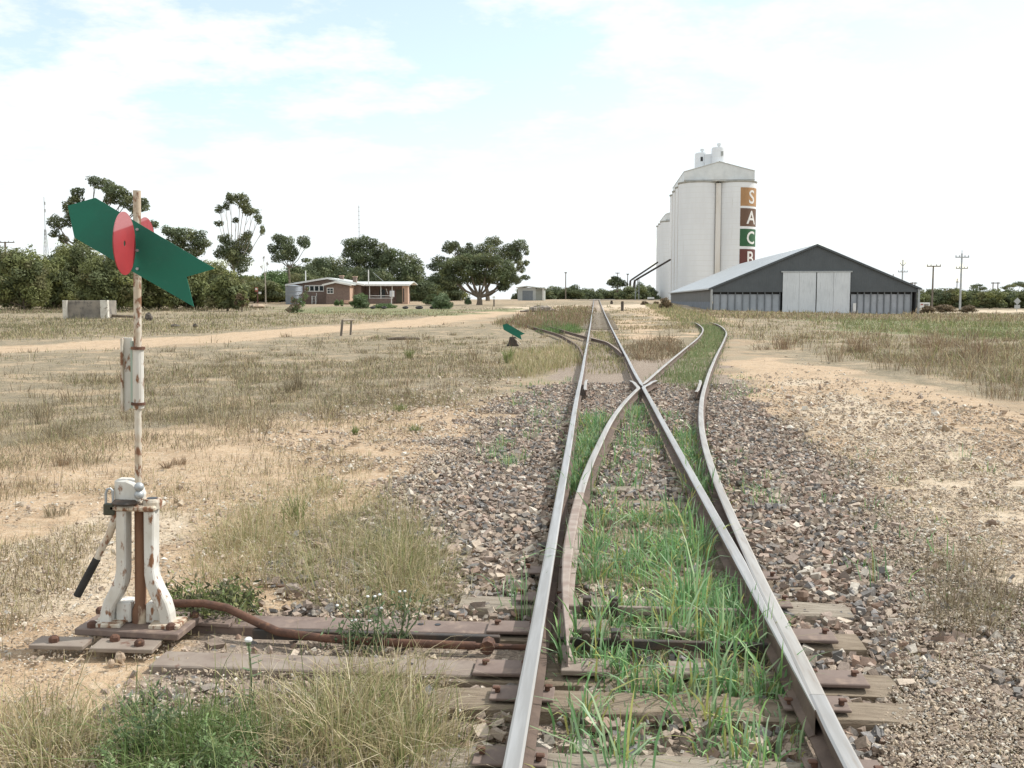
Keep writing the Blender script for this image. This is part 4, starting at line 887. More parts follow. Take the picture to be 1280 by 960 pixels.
lattice_mast('pale lattice radio mast rising above the left scrub', 60, 330, 288, 248, 380, 9)
g = GD(450, 480); k = 480 / F_PX; T = thing('radio_mast', 'very thin faint radio mast above the trees behind the house', 'radio mast', g, 0)
MB().tube([(0, 0, 0), (0, 0, (376 - 260) * k)], .13, 6).build('mast', M_galv, T)
for q in range(8): MB().box((0, 0, (376 - 262 - q * 5) * k), (.5, .3, .3)).build('collar', M_galv, T)
# wires (thin real cables)
def wire(label, a, b, sag):
    pts = [a.lerp(b, t) - Vector((0, 0, sag * 4 * t * (1 - t))) for t in np.linspace(0, 1, 12)]
    o = MB().tube(pts, .022, 4).build('overhead_wire', M_galv); tag(o, label, 'wire', 'overhead wires')
# ------------------------------------------------------------------ trees and shrubs
def leaves(blobs, size, cols, cover, r, aspect=.42, droop=.3, sub=True):
    # blobs: (cx,cy,cz,rx,ry,rz) in local metres -> quads spread through the crown volume in clumps
    Ps = []; Cs = []; Ns = []
    for (cx, cy, cz, rx, ry, rz) in blobs:
        area = math.pi * rx * rz; n = max(16, int(1.7 * cover * area / (size * size * aspect * .6)))
        ns = max(5, int(4 + area / (size * size) / 22))
        lob = r.normal(size=(ns, 3)); lob[:, 2] = lob[:, 2] * .8 + .25; lob /= np.linalg.norm(lob, axis=1)[:, None]
        d = r.normal(size=(n, 3)); d /= np.linalg.norm(d, axis=1)[:, None]
        dt = d @ lob.T; near = dt.argmax(1); dm = dt.max(1); k = 3.2 + ns * .35
        bumpv = np.exp(-(1 - dm) * k)                       # leaf puffs on the crown surface, gaps between them
        inner = r.random(n) < .30
        rad = np.where(inner, r.random(n) ** .5 * .8, .52 + .50 * bumpv + r.normal(0, .085, n))
        keep = inner | (r.random(n) < .10 + bumpv * 1.1); d, rad, near = d[keep], rad[keep], near[keep]; m_ = len(d)
        p = d * rad[:, None] * np.array([rx, ry, rz]); p[:, 2] = np.maximum(p[:, 2], -rz * r.uniform(.6, .95, m_))
        c = np.array(cols)[r.integers(0, len(cols), ns)][near] * (r.uniform(.8, 1.25, ns)[near] * r.uniform(.7, 1.3, m_))[:, None]
        lc = lob[near] * np.array([rx, ry, rz]) * .62; nn = (p - lc) / np.array([rx, ry, rz]); nn /= np.linalg.norm(nn, axis=1)[:, None] + 1e-6
        Ps.append(p + np.array([cx, cy, cz])); Cs.append(c); Ns.append(nn)
    P = np.vstack(Ps); C = np.vstack(Cs); n = len(P)
    nr = np.vstack(Ns) + r.normal(size=(n, 3)) * .55; nr[:, 2] += .15; nr /= np.linalg.norm(nr, axis=1)[:, None]   # leaves lie along the surface of their puff
    a = r.normal(size=(n, 3)); a[:, 2] -= droop; a -= nr * (a * nr).sum(1)[:, None]; a /= np.linalg.norm(a, axis=1)[:, None]
    b = np.cross(nr, a)
    L = size * r.uniform(.6, 1.35, (n, 1)); Wd = L * aspect
    V = np.stack([P - a * L * .5, P + b * Wd * .5 - a * L * .05, P + a * L * .5, P - b * Wd * .5 + a * L * .05], 1).reshape(-1, 3)
    return V, np.arange(n * 4).reshape(-1, 4), np.repeat(C, 4, 0)
GUM = [(0.1211, 0.1475, 0.0765), (0.1428, 0.1677, 0.0819), (0.0994, 0.1242, 0.066), (0.1677, 0.1832, 0.0871)]
MALLEE = [(0.1758, 0.1958, 0.0776), (0.149, 0.1706, 0.072), (0.1267, 0.1484, 0.0693), (0.2087, 0.2225, 0.0859), (0.1788, 0.1751, 0.0832)]
DARK = [(0.1279, 0.1571, 0.0752), (0.1498, 0.1754, 0.0783), (0.1059, 0.1316, 0.0689)]
GREEN = [(0.1375, 0.2, 0.0813), (0.1125, 0.1688, 0.0688), (0.1625, 0.225, 0.0938)]
PALEG = [(.15, .20, .10), (.12, .17, .08), (.18, .23, .13)]
BROWN = [(0.1898, 0.1437, 0.092), (0.2185, 0.1667, 0.1035), (0.1495, 0.1207, 0.0747)]
SAGE = [(.10, .105, .055), (.12, .12, .065), (.08, .085, .045)]
def tree(name, label, D, blobs, ub, cols=GUM, size=.42, cover=4.2, cat='tree', group=None, limb=True, mat=None, tr=.22, fork=None, ym=1.0, seed=None, vb=None, twig=0):
    g = GD(ub, D); k = D / F_PX; r = np.random.default_rng(abs(int(ub * 13 + D)) if seed is None else seed); T = thing(name, label, cat, g, 0, group)
    z = lambda v: (376 - v) * k + HC - g.z; X = lambda u: (u - ub) * k
    bl = []
    bk = 1.25 if name in ('gum_tree', 'dome_tree') else 1.0
    for (u, v, ru, rv) in blobs:
        ru *= bk; rv *= bk; ry = max(ru, rv) * k * ym; bl.append((X(u), float(r.uniform(-.5, .5)) * ry, z(v), ru * k, ry, rv * k))
    V, Q, C = leaves(bl, size, cols, cover, r); V[:, 2] = np.maximum(V[:, 2], .03)
    np_mesh('crown', V, Q, None, M_leaf, C, T)
    mt = mat or M_bark; mb = MB(); fz = z(fork[1]) if fork else max(.4, min(b[2] - b[5] * .6 for b in bl) * .8); fx = X(fork[0]) if fork else 0
    top = Vector((fx, 0, fz)); mb.tube([(0, 0, -.3), (fx * .35 + tr * .2, 0, fz * .5), top], [tr * 1.25, tr * .95, tr * .8], 8)
    if limb:
        for b in bl:
            e = Vector((b[0], b[1], b[2] - b[5] * .1)); mid = top.lerp(e, .5) + Vector((r.uniform(-.1, .1) * b[3], 0, -.12 * (e - top).length * (1 if e.z > top.z else -1)))
            mb.tube([top - Vector((0, 0, .1)), mid, e], [tr * .5, tr * .33, tr * .12], 6, cap=False)
            for q in range(twig):
                e2 = e + Vector((r.uniform(-1, 1) * b[3], r.uniform(-1, 1) * b[4], r.uniform(-.2, .8) * b[5])); mb.tube([mid.lerp(e, .6), e2], [tr * .16, .015], 4, cap=False)
    mb.build('trunk', mt, T, smooth=True); return T
def dome(u, vt, vb, w, r, n=7, low=True):
    h = vb - vt; o = [(u, vt + h * .38, w * .36, h * .36)]
    for i in range(n):
        a = r.uniform(-1, 1); hh = 1 - a * a * .55; o.append((u + a * w * .40, vb - h * hh * r.uniform(.45, .80), w * r.uniform(.14, .22), h * r.uniform(.13, .22)))
    if low: o += [(u - w * .26, vb - h * .26, w * .24, h * .27), (u + w * .26, vb - h * .26, w * .24, h * .27), (u, vb - h * .24, w * .3, h * .26), (u, vb - h * .5, w * .34, h * .28)]
    return o
rs = np.random.default_rng(5)
# left scrub, one shrub after another
scrub = [(-60, 318, 390, 70, 112), (-12, 309, 388, 62, 118), (30, 319, 389, 52, 108), (66, 324, 389, 46, 118), (100, 309, 387, 56, 122), (137, 316, 389, 54, 106), (168, 322, 388, 46, 120), (198, 330, 389, 48, 110), (232, 331, 389, 46, 116), (262, 333, 387, 44, 122), (284, 341, 389, 38, 108)]
scr_lab = ['mallee shrub mostly outside the left edge of the frame', 'tall olive shrub at the far left edge below the T-shaped pole', 'olive shrub above and left of the concrete wall', 'shrub directly behind the concrete wall left of the arrow', 'tallest yellow-green shrub behind the left point of the green arrow', 'bushy shrub showing just left of the switch stand mast', 'shrub directly behind the mast of the switch stand', 'shrub below the fishtail of the green arrow', 'olive shrub right of the fishtail of the arrow', 'paler shrub below the tall thin gum', 'last tall shrub at the right end of the left scrub']
for (u, vt, vb, w, D), lab in zip(scrub, scr_lab):
    T = tree('mallee_shrub', lab, D, dome(u, vt - rs.uniform(4, 12), vb - 1, w * rs.uniform(1.35, 1.7), rs, 13), u, MALLEE, .36, 4.6, 'shrub', 'mallee shrubs of the left scrub', tr=.14, twig=1)
tree('mallee_shrub', 'small round dark shrub right of the left scrub', 104, dome(302, 362, 384, 20, rs, 5), 302, BROWN + MALLEE, .28, 4.5, 'shrub', tr=.06)
# a second, feathery row closing the belt from the frame edge to behind the house
back = [(-30, 312, 70, 150, 'shrub of the back row at the left frame edge'), (48, 314, 60, 152, 'back row shrub below the lattice mast'), (84, 309, 56, 150, 'back row shrub between the lattice mast and the green arrow'), (150, 318, 60, 150, 'back row shrub filling the gap behind the mast'), (216, 322, 60, 148, 'back row shrub under the fishtail of the arrow'), (272, 332, 56, 150, 'back row shrub behind the foot of the tall slender gum'), (318, 344, 56, 172, 'feathery shrub right of the tall slender gum foot'), (350, 345, 56, 190, 'feathery shrub behind the water tank'), (384, 339, 56, 188, 'feathery shrub above the left roof edge'), (424, 337, 60, 200, 'feathery shrub above the main roof gable'), (462, 340, 60, 200, 'feathery shrub above the house chimney on the right'), (512, 344, 60, 205, 'feathery shrub above the end of the verandah roof'), (545, 350, 56, 210, 'feathery shrub between the verandah end and dome-shaped tree')]
for (u, vt, w, D, lab) in back: tree('mallee_shrub', lab, D, dome(u, vt, 379 if u > 300 else 386, w * 1.45, rs, 13), u, MALLEE + GUM, .42, 4.2, 'shrub', 'back row of mallee shrubs', tr=.12)
# gums on the left
tree('gum_tree', 'spreading dark gum with flat clumps behind the green arrow and mast', 150, [(77, 281, 10, 9), (90, 274, 9, 10), (102, 243, 8, 6), (98, 252, 9, 6), (93, 263, 9, 8), (123, 230, 10, 7), (138, 234, 10, 7), (150, 241, 12, 8), (143, 250, 10, 7), (159, 246, 9, 7), (163, 255, 10, 8), (183, 258, 9, 8), (172, 263, 8, 6), (196, 283, 6, 5), (81, 300, 6, 6), (106, 302, 9, 6), (112, 288, 9, 7), (108, 268, 8, 7), (130, 290, 10, 7), (72, 293, 6, 5)], 106, GUM, .40, 4.2, 'tree', fork=(104, 312), tr=.35, twig=1)
tree('gum_tree', 'low dark gum crown just right of the switch stand arrow', 165, [(215, 291, 10, 6), (232, 294, 14, 9), (247, 299, 12, 9), (258, 306, 8, 7), (225, 305, 12, 9), (243, 314, 14, 9)], 235, GUM, .40, 4.2, fork=(235, 330), tr=.25)
tree('gum_tree', 'tall slender gum with sparse top and pale thin trunks', 150, [(291, 250, 7, 7), (309, 256, 9, 9), (278, 264, 5, 5), (276, 281, 5, 4), (285, 259, 5, 5), (326, 275, 5, 6), (330, 289, 3, 6), (313, 266, 8, 6), (297, 277, 4, 3), (320, 266, 6, 4), (303, 248, 5, 4), (290, 315, 13, 14), (306, 308, 9, 13), (302, 328, 11, 13), (276, 318, 6, 8), (284, 300, 7, 7), (312, 295, 5, 6)], 294, GUM, .36, 4.0, mat=M_barkpale, fork=(293, 335), tr=.2, twig=1)
tree('gum_tree', 'bushy topped gum between the tall slender gum and the house', 165, [(355, 306, 12, 10), (347, 299, 8, 7), (365, 318, 9, 9), (380, 303, 7, 8), (385, 307, 4, 5), (383, 326, 5, 3), (352, 322, 9, 8), (343, 313, 6, 6)], 362, GUM, .38, 4.2, fork=(362, 335), tr=.18, twig=1)
tree('dead_tree', 'thin leafless dead tree between two gums on the left', 160, [(331, 322, 2, 3), (335, 330, 2, 3), (328, 334, 2, 2)], 332, BROWN, .2, .8, mat=M_barkpale, fork=(332, 345), tr=.1, twig=4)
tree('gum_tree', 'dark gum with a rounded crown rising behind the left chimney', 205, [(443, 307, 12, 8), (460, 306, 12, 9), (473, 315, 11, 10), (470, 326, 14, 10), (453, 319, 14, 10), (436, 316, 8, 7), (448, 330, 13, 9), (466, 338, 14, 9)], 455, GUM, .46, 4.2, fork=(455, 345), tr=.3)
tree('gum_tree', 'broad dark gum behind the verandah roof', 195, [(502, 327, 16, 12), (519, 339, 10, 13), (496, 341, 18, 14), (484, 326, 9, 9), (512, 352, 13, 12), (490, 318, 7, 6), (524, 356, 8, 10)], 502, DARK + GUM, .46, 4.2, fork=(502, 362), tr=.3)
for (u, vt, w, D, lab) in ((398, 319, 34, 200, 'dark low tree behind the left gable of the house'), (420, 322, 34, 210, 'dark low tree behind the house between both chimneys'), (375, 331, 40, 190, 'dark wide tree behind the water tank end of the house'), (345, 338, 40, 185, 'green bushy tree left of the water tank'), (322, 345, 30, 180, 'bright green bush behind the red and white sign'), (306, 343, 34, 200, 'dark bushy tree between the left scrub and the bright green bush'), (440, 334, 44, 198, 'dense tree right behind the house roof ridge'), (474, 336, 40, 190, 'dense tree above the verandah roof'), (532, 352, 26, 190, 'dark bush right of the verandah end wall'), (552, 340, 40, 210, 'dark tree left behind the dome-shaped tree')):
    tree('bushy_tree', lab, D, dome(u, vt - 3, 378, w * 1.6, rs, 12), u, GREEN if 'green' in lab else DARK + GUM, .46, 4.4, 'tree', 'bushy trees around the house', tr=.2)
tree('gum_tree', 'big ragged gum behind the dome-shaped tree', 205, [(561.6, 311, 8, 7), (569, 309, 8, 6), (552, 328, 12, 7), (542, 334, 7, 5), (617, 303.5, 10, 6), (607.5, 314, 13, 8), (637, 312, 10, 8), (650, 307, 9, 6), (643.6, 321, 10, 9), (650, 335, 6, 7), (657, 329, 4, 4), (656, 347, 5, 4), (646, 350, 7, 5), (581, 317, 11, 7), (598, 322, 16, 9), (628, 321, 10, 9), (588, 309, 5, 4), (657, 316, 4, 4)], 610, GUM, .40, 4.0, fork=(606, 352), tr=.4, twig=1)
tree('dome_tree', 'dark dome-shaped tree on a forked trunk beside the dirt road', 150, [(571, 331, 16, 9), (598, 329, 20, 9), (624, 334, 16, 11), (634, 349, 11, 11), (565, 345, 13, 8), (588, 340, 18, 10), (614, 347, 16, 9), (556, 338, 9, 8), (638, 341, 8, 9), (600, 350, 14, 7), (580, 351, 10, 5), (628, 358, 9, 7), (585, 325, 14, 6), (610, 325, 14, 6)], 599, GUM + DARK, .34, 4.6, fork=(599, 371), tr=.42, twig=1)
# garden bushes by the house
def bush(name, label, u, vt, vb, w, cols, size=.22, cover=4.5, n=6, group=None, D=None, tr=.05):
    D = D or GT(u, vb).y; return tree(name, label, D, dome(u, vt, vb, w, rs, n), u, cols, size, cover, 'bush', group, tr=tr, twig=1)
bush('garden_bush', 'light green bush in front of the house corner', 451, 365.5, 387, 26, PALEG + GREEN, .22, D=122)
bush('garden_bush', 'round pale green bush right of the house', 552, 365.5, 388.5, 26, PALEG, .20, D=118)
bush('garden_bush', 'low dark green hedge below the verandah', 479, 378.5, 386.5, 36, GREEN, .2, D=124)
bush('garden_bush', 'low dark bush behind the round pale green bush', 540, 366, 381, 26, DARK + GREEN, .25, D=150)
bush('garden_bush', 'small pale shrub left of the dome-shaped tree trunk', 585, 371, 381, 10, PALEG, .2, D=150)
bush('garden_bush', 'small thin plant against the brown gable wall', 421, 373, 383, 7, GREEN, .16, 2.5, D=138); bush('garden_bush', 'second thin plant by the brown gable near the steps', 427, 374, 383, 6, GREEN, .16, 2.5, D=138)
tree('dry_bush', 'half dead bush with bare twigs and green base left of the house', 96, [(368, 384, 8, 6), (374, 380, 9, 8), (379, 371, 6, 7), (364, 387, 8, 4), (372, 388, 12, 3), (384, 363, 3, 5), (366, 375, 4, 5)], 371, BROWN + GREEN, .2, 2.6, 'bush', tr=.05, twig=8)
# far tree lines
far = [(655, 360, 22, 290), (676, 359, 26, 300), (697, 358, 28, 315), (716, 357, 26, 305), (735, 361.5, 26, 320), (752, 362, 26, 330), (770, 362, 26, 330)]
fl = ['first tree of the far line right of the iron shed', 'far tree left of the lone pole in the gap', 'far tree directly behind the lone pole in the gap', 'far rounded tree right of the lone pole', 'far low tree left of the main line vanishing point', 'far low tree behind the main line vanishing point', 'far low tree below the small gum left of the silos']
for (u, vt, w, D), lab in zip(far, fl): tree('distant_tree', lab, D, dome(u, vt - 1.5, 378, w * 1.45, rs, 8), u, DARK + GUM, .5, 5.2, 'tree', 'far tree line behind the gap', tr=.2, limb=False)
tree('gum_tree', 'small gum with a clear trunk left of the loading spouts', 300, [(771, 350, 7, 4), (763, 354, 6, 4), (779, 354, 6, 4), (772, 356, 9, 4), (768, 348.5, 4, 3)], 771, GUM, .5, 4.2, fork=(771, 366), tr=.2)
for (u, vt, w, D, lab) in ((785, 357, 26, 280, 'dark tree behind the left loading spout posts'), (800, 353, 24, 290, 'dark tree right behind the loading spout posts'), (814, 360, 22, 300, 'low tree between the spout posts and the silo foot'), (811, 356.5, 14, 370, 'distant taller tree touching the left silo edge'), (826, 360, 20, 320, 'tree hidden behind the silo foot')):
    if u == 826: continue
    tree('distant_tree', lab, D, dome(u, vt, 378, w * 1.2, rs, 7), u, DARK + GUM, .5, 5.2, 'tree', 'trees behind the loading spouts', tr=.2, limb=False)
right = [(1150, 363, 30, 205), (1170, 361, 34, 215), (1192, 359, 34, 205), (1214, 361.5, 34, 212), (1237, 362, 36, 200), (1262, 362, 36, 208), (1290, 360, 40, 200), (1320, 358, 40, 205)]
rl = ['tree close behind the shed right corner post', 'tree behind the brown T-shaped pole', 'tree behind the tallest power pole', 'tree right of the tallest power pole', 'tree below the far two-legged pole frame', 'tree behind the diamond sign', 'tree cut by the right frame edge', 'tree just outside the right frame edge']
for (u, vt, w, D), lab in zip(right, rl): tree('mallee_tree', lab, D, dome(u, vt - 1.5, 387, w * 1.35, rs, 9), u, MALLEE + GUM, .45, 5, 'tree', 'mallee trees along the right road', tr=.16)
tree('umbrella_tree', 'flat-topped tree rising above the right tree line', 250, [(1222, 357.5, 8, 2.5), (1216, 360, 5, 2.5), (1229, 361, 6, 2.5)], 1222, GUM, .5, 4.5, fork=(1222, 364), tr=.15)
tree('umbrella_tree', 'wide flat-topped tree at the right end of the skyline', 240, [(1264, 357.5, 9, 3), (1274, 355, 9, 3), (1283, 357, 8, 4), (1257, 360, 6, 2.5)], 1272, GUM, .5, 4.5, fork=(1272, 366), tr=.15)
for (u, vt, vb, w, lab, D) in ((806, 375, 384, 12, 'low brown weed bush left of the silo foot', 150), (820, 376, 384, 10, 'small brown weed bush at the foot of the shorter silo', 150), (832, 370.5, 388, 18, 'brown roly-poly bush against the shed left corner', 118), (1183, 379, 391, 30, 'wide brown weed bush right of the notice board', 118), (1160, 381, 392, 20, 'brown weed bush below the notice board', 116), (1210, 381, 391, 24, 'brown weed bush left of the diamond sign', 122)):
    tree('weed_bush', lab, D, dome(u, vt, vb, w, rs, 6, True), u, BROWN, .2, 3.6, 'bush', 'brown weed bushes', tr=.04, twig=2)
# ------------------------------------------------------------------ grass and stones
def blades(name, P, H, Wd, cols, lean=.45, seed=0, label=None, curve=.5, parent=None, az=None):
    r = np.random.default_rng(seed); n = len(P); P = np.asarray(P, float); H = np.asarray(H, float) * np.ones(n); Wd = np.asarray(Wd, float) * np.ones(n)
    az = r.uniform(0, 2 * math.pi, n) if az is None else az; ln = np.abs(r.normal(0, lean, n)) * H; d = np.stack([np.cos(az), np.sin(az), np.zeros(n)], 1)
    fa = r.uniform(0, 2 * math.pi, n); sd = np.stack([np.cos(fa), np.sin(fa), np.zeros(n)], 1) * Wd[:, None] * .5; up = np.array([0, 0, 1.0])
    def at(t, wk):
        drop = 1 - .42 * np.clip(ln / np.maximum(H, .01), 0, 1.6) * t ** 2.2
        c = P + d * (ln * t ** 1.7)[:, None] + up * (H * t * np.clip(drop, .3, 1))[:, None]
        return c - sd * wk, c + sd * wk
    b0, b1 = P - up * .02 - sd * .8, P - up * .02 + sd * .8; m0, m1 = at(.42, 1.0); q0, q1 = at(.76, .7); t, _ = at(1.0, 0.0)
    V = np.stack([b0, b1, m1, m0, q1, q0, t], 1).reshape(-1, 3); k = np.arange(n)[:, None] * 7
    Q = np.concatenate([k + np.array([[0, 1, 2, 3]]), k + np.array([[3, 2, 4, 5]])], 0); Tt = k + np.array([[5, 4, 6]])
    ci = r.integers(0, len(cols), n); C = np.array(cols)[ci] * r.uniform(.7, 1.3, (n, 1)); C5 = np.repeat(C, 7, 0)
    return np_mesh(name, V, Q, Tt, M_grass, C5, parent)
def inpoly(poly, n, r):   # points spread evenly over the picture of a patch, put down on the ground
    poly = np.array(poly, float); lo, hi = poly.min(0), poly.max(0); out = np.zeros((0, 2))
    while len(out) < n:
        q = lo + r.random((n * 2, 2)) * (hi - lo); ins = np.zeros(len(q), bool); m_ = len(poly)
        for i in range(m_):
            a, b = poly[i], poly[(i + 1) % m_]; c = ((a[1] > q[:, 1]) != (b[1] > q[:, 1])) & (q[:, 0] < (b[0] - a[0]) * (q[:, 1] - a[1]) / (b[1] - a[1] + 1e-9) + a[0]); ins ^= c
        out = np.vstack([out, q[ins]])
    out = out[:n]; ext = hi - lo; return out + r.normal(size=out.shape) * np.minimum(ext * .035, (14, 7))
def ground_pts(uv):
    z = np.zeros(len(uv)); cx = (uv[:, 0] - 640) / F_PX; cy = (480 - np.maximum(uv[:, 1], 378)) / F_PX; dx, dy, dz = cx, CP + cy * SP, -SP + cy * CP
    for _ in range(30):
        t = np.clip((z - HC) / np.minimum(dz, -1e-4), .1, 400); z = .5 * z + .5 * np.minimum(ter(dx * t, dy * t), HC - .05)
    return np.stack([dx * t, dy * t, ter(dx * t, dy * t) - .04], 1)
def tuft_pts(cent, per, spread, r):
    idx = np.repeat(np.arange(len(cent)), per); p = cent[idx] + np.concatenate([r.normal(size=(len(idx), 2)) * (spread if np.isscalar(spread) else spread[idx][:, None]), np.zeros((len(idx), 1))], 1); return p, idx
def rows(s0, s1, w0, w1, n, r):   # w0,w1 functions or numbers
    s = r.uniform(s0, s1, n); f = lambda q: q(s) if callable(q) else np.full(n, q); a, b = f(w0), f(w1); w = a + (b - a) * r.random(n)
    x = _o.x + s * SA + w * CA; y = _o.y + s * CA - w * SA; return np.stack([x, y, ter(x, y) - .03], 1)
px_m = lambda P: np.maximum(P[:, 1], 1) / F_PX       # metres per photo pixel there
WHEAT = [(0.1671, 0.3212, 0.1414), (0.1973, 0.3746, 0.1532), (0.1366, 0.283, 0.106), (0.243, 0.4052, 0.1414), (0.2885, 0.3977, 0.2357), (0.3644, 0.4741, 0.2592), (0.41, 0.4129, 0.1414), (0.2126, 0.3364, 0.1768)]
STRAW = [(.44, .36, .22), (.50, .42, .26), (.36, .285, .165), (.56, .49, .34), (.32, .29, .15), (.40, .37, .19)]
GREY = [(0.2367, 0.1966, 0.1251), (0.2972, 0.2512, 0.1635), (0.1816, 0.1474, 0.0962), (0.3633, 0.3167, 0.2116), (0.2202, 0.1693, 0.101), (0.1541, 0.1256, 0.0818)]
REDW = [(0.23, 0.1552, 0.0978), (0.276, 0.1955, 0.1207), (0.1955, 0.1323, 0.0862), (0.322, 0.2415, 0.161)]
OLIVE = [(0.18, 0.2185, 0.081), (0.225, 0.247, 0.099), (0.27, 0.2755, 0.117), (0.144, 0.19, 0.0675)]
def scatter(name, cent, per, spread, h, w, cols, lean, seed, stuff=True, hv=.45):
    r = np.random.default_rng(seed); P, idx = tuft_pts(cent, per, spread, r); hh = h * np.exp(r.normal(0, hv * .85, len(cent)))[idx] * r.uniform(.45, 1.15, len(P))
    ww = np.maximum(w, px_m(P) * .55); d = P[:, :2] - cent[idx][:, :2]; az = np.arctan2(d[:, 1], d[:, 0]) + r.normal(0, .7, len(P))
    o = blades(name, P, hh, ww, cols, lean, seed, az=az)
    if stuff: o['kind'] = 'stuff'
    return o
r1 = np.random.default_rng(31)
# green grass between the rails
G_ = [rows(-.2, .75, -.42, .52, 26, r1), rows(.7, 1.35, -.45, .53, 34, r1), rows(.95, 2.1, -.02, .53, 62, r1), rows(1.1, 2.1, -.42, -.05, 24, r1), rows(2.0, 3.1, -.05, .50, 52, r1), rows(2.0, 3.1, -.40, -.1, 22, r1), rows(3.0, 4.5, lambda s: LC(s) + .08, .50, 95, r1)]
G2_ = [rows(5.2, 11, lambda s: np.full_like(s, -.48), lambda s: LC(s) - .08, 170, r1), rows(4.8, 9.5, lambda s: np.full_like(s, .64), lambda s: RC(s) - .07, 100, r1), rows(8, 12.5, lambda s: LC(s) + .1, .45, 45, r1), rows(4.6, 9, lambda s: LC(s) + .1, .45, 26, r1), rows(9, 12, .65, lambda s: RC(s) - .1, 14, r1)]
c = np.vstack(G_); k = len(c); 
keep = lattice(c[:, 0], c[:, 1], .26, 51) > .40; c = c[keep]
scatter('green_grass', c, 16, .05, .155, .010, WHEAT, .75, 61, hv=.55)
scatter('green_grass', np.vstack(G2_), 12, .07, .115, .010, WHEAT, .7, 62, hv=.5)
S_ = [rows(17, 58, lambda s: LC(s) + .1, lambda s: RC(s) - .1, 900, r1), rows(58, 130, lambda s: LC(s) - .4, lambda s: RC(s) + .5, 300, r1), rows(15.5, 26, lambda s: RC(s) - .5, lambda s: RC(s) - .05, 90, r1), rows(17, 30, lambda s: LC(s) + .1, lambda s: LC(s) + .45, 60, r1)]
scatter('green_grass', np.vstack(S_), 9, .16, .13, .012, [(.17, .235, .10), (.20, .26, .115), (.235, .27, .13), (.27, .27, .15)], .6, 63)
cs = np.vstack(G_[2:]); scatter('dry_grass', cs, 5, .06, .10, .004, STRAW, 1.0, 66); scatter('green_grass', rows(.2, 4.6, -.42, .5, 420, r1), 5, .03, .06, .006, WHEAT + OLIVE, 1.0, 67)
# thin greenery along the outer sides of the rails and in the main track further on
cc = np.vstack([ground_pts(inpoly([(600, 560), (640, 545), (650, 580), (605, 585)], 26, r1)), ground_pts(inpoly([(635, 705), (660, 700), (660, 770), (640, 770)], 8, r1)), ground_pts(inpoly([(905, 470), (950, 470), (960, 500), (900, 500)], 26, r1)), ground_pts(inpoly([(905, 540), (960, 560), (1000, 640), (930, 640)], 16, r1)), ground_pts(inpoly([(1000, 560), (1230, 560), (1280, 640), (1180, 780), (1090, 800)], 22, r1)), ground_pts(inpoly([(650, 470), (720, 470), (700, 540), (610, 560)], 40, r1))])
scatter('green_grass', cc, 9, .06, .11, .007, WHEAT, .5, 64)
cc = rows(20, 48, -.5, .45, 240, r1); scatter('dry_grass', cc, 8, .1, .10, .01, OLIVE + STRAW, .5, 65)
# straw-coloured tussocks near the stand and bottom of the frame
SO = STRAW + STRAW + OLIVE[:3]
near = [([(245, 700), (300, 640), (360, 600), (470, 610), (545, 680), (560, 740), (520, 765), (430, 750), (330, 720), (250, 720)], 270, .17, SO), ([(330, 960), (340, 880), (420, 830), (520, 830), (545, 880), (530, 960)], 130, .17, SO), ([(-10, 960), (0, 880), (60, 870), (130, 900), (140, 960)], 60, .17, SO), ([(130, 965), (150, 920), (230, 890), (320, 900), (340, 960)], 80, .16, [(.12, .19, .06), (.16, .22, .075), (.20, .23, .09)] ), ([(470, 640), (540, 660), (560, 740), (480, 745)], 60, .2, OLIVE + STRAW), ([(270, 640), (350, 650), (350, 690), (280, 690)], 26, .16, STRAW)]
for q, (poly, n, h, cols) in enumerate(near):
    scatter('dry_grass', ground_pts(inpoly(poly, n, r1)), 34, .08, h * .72, .0034, cols, 1.05, 70 + q, hv=.6)
scatter('dry_grass', ground_pts(inpoly([(400, 960), (420, 880), (520, 860), (560, 960)], 50, r1)), 22, .07, .17, .0045, OLIVE + STRAW, .8, 79)
# fields of low dry weeds
fl1 = ground_pts(inpoly([(-60, 445), (250, 436), (420, 420), (640, 398), (735, 390), (738, 410), (640, 470), (560, 500), (380, 530), (150, 560), (-60, 590)], 14000, r1)); kp_ = lattice(fl1[:, 0], fl1[:, 1], 1.6, 77) * .6 + lattice(fl1[:, 0], fl1[:, 1], .5, 78) * .4; fl1 = fl1[kp_ + (lattice(fl1[:, 0], fl1[:, 1], 5.0, 76) - .5) * .35 > .45]
fl1 = fl1[(dist_road(fl1[:, 0], fl1[:, 1]) > 2.6)]
scatter('dry_weeds', fl1, 8, .12, .085, .005, GREY + GREY + STRAW[:3] + OLIVE[:2], 1.0, 81, hv=.7)
fl2 = ground_pts(inpoly([(-60, 540), (150, 510), (420, 490), (620, 470), (560, 540), (430, 600), (240, 640), (60, 760), (-60, 800)], 3600, r1)); fl2 = fl2[lattice(fl2[:, 0], fl2[:, 1], .8, 79) > .47]
scatter('dry_weeds', fl2, 8, .05, .075, .004, GREY + STRAW, .8, 82)
fl3 = ground_pts(inpoly([(-80, 430), (0, 426), (250, 417), (420, 404), (600, 392), (600, 388), (420, 388), (0, 398), (-80, 400)], 3600, r1)); fl3 = fl3[(dist_road(fl3[:, 0], fl3[:, 1]) > 2.6)]
scatter('dry_weeds', fl3, 7, .25, .16, .008, GREY + STRAW + OLIVE[:2], .6, 83)
fl4 = ground_pts(inpoly([(915, 404), (1000, 396), (1300, 402), (1340, 430), (1340, 505), (1180, 470), (1040, 440), (930, 425)], 5200, r1)); fl4 = fl4[lattice(fl4[:, 0], fl4[:, 1], 1.8, 80) > .3]
scatter('dry_weeds', fl4, 9, .18, .13, .006, GREY + REDW[:1] + STRAW[:3] + OLIVE[:2], .95, 84, hv=.9)
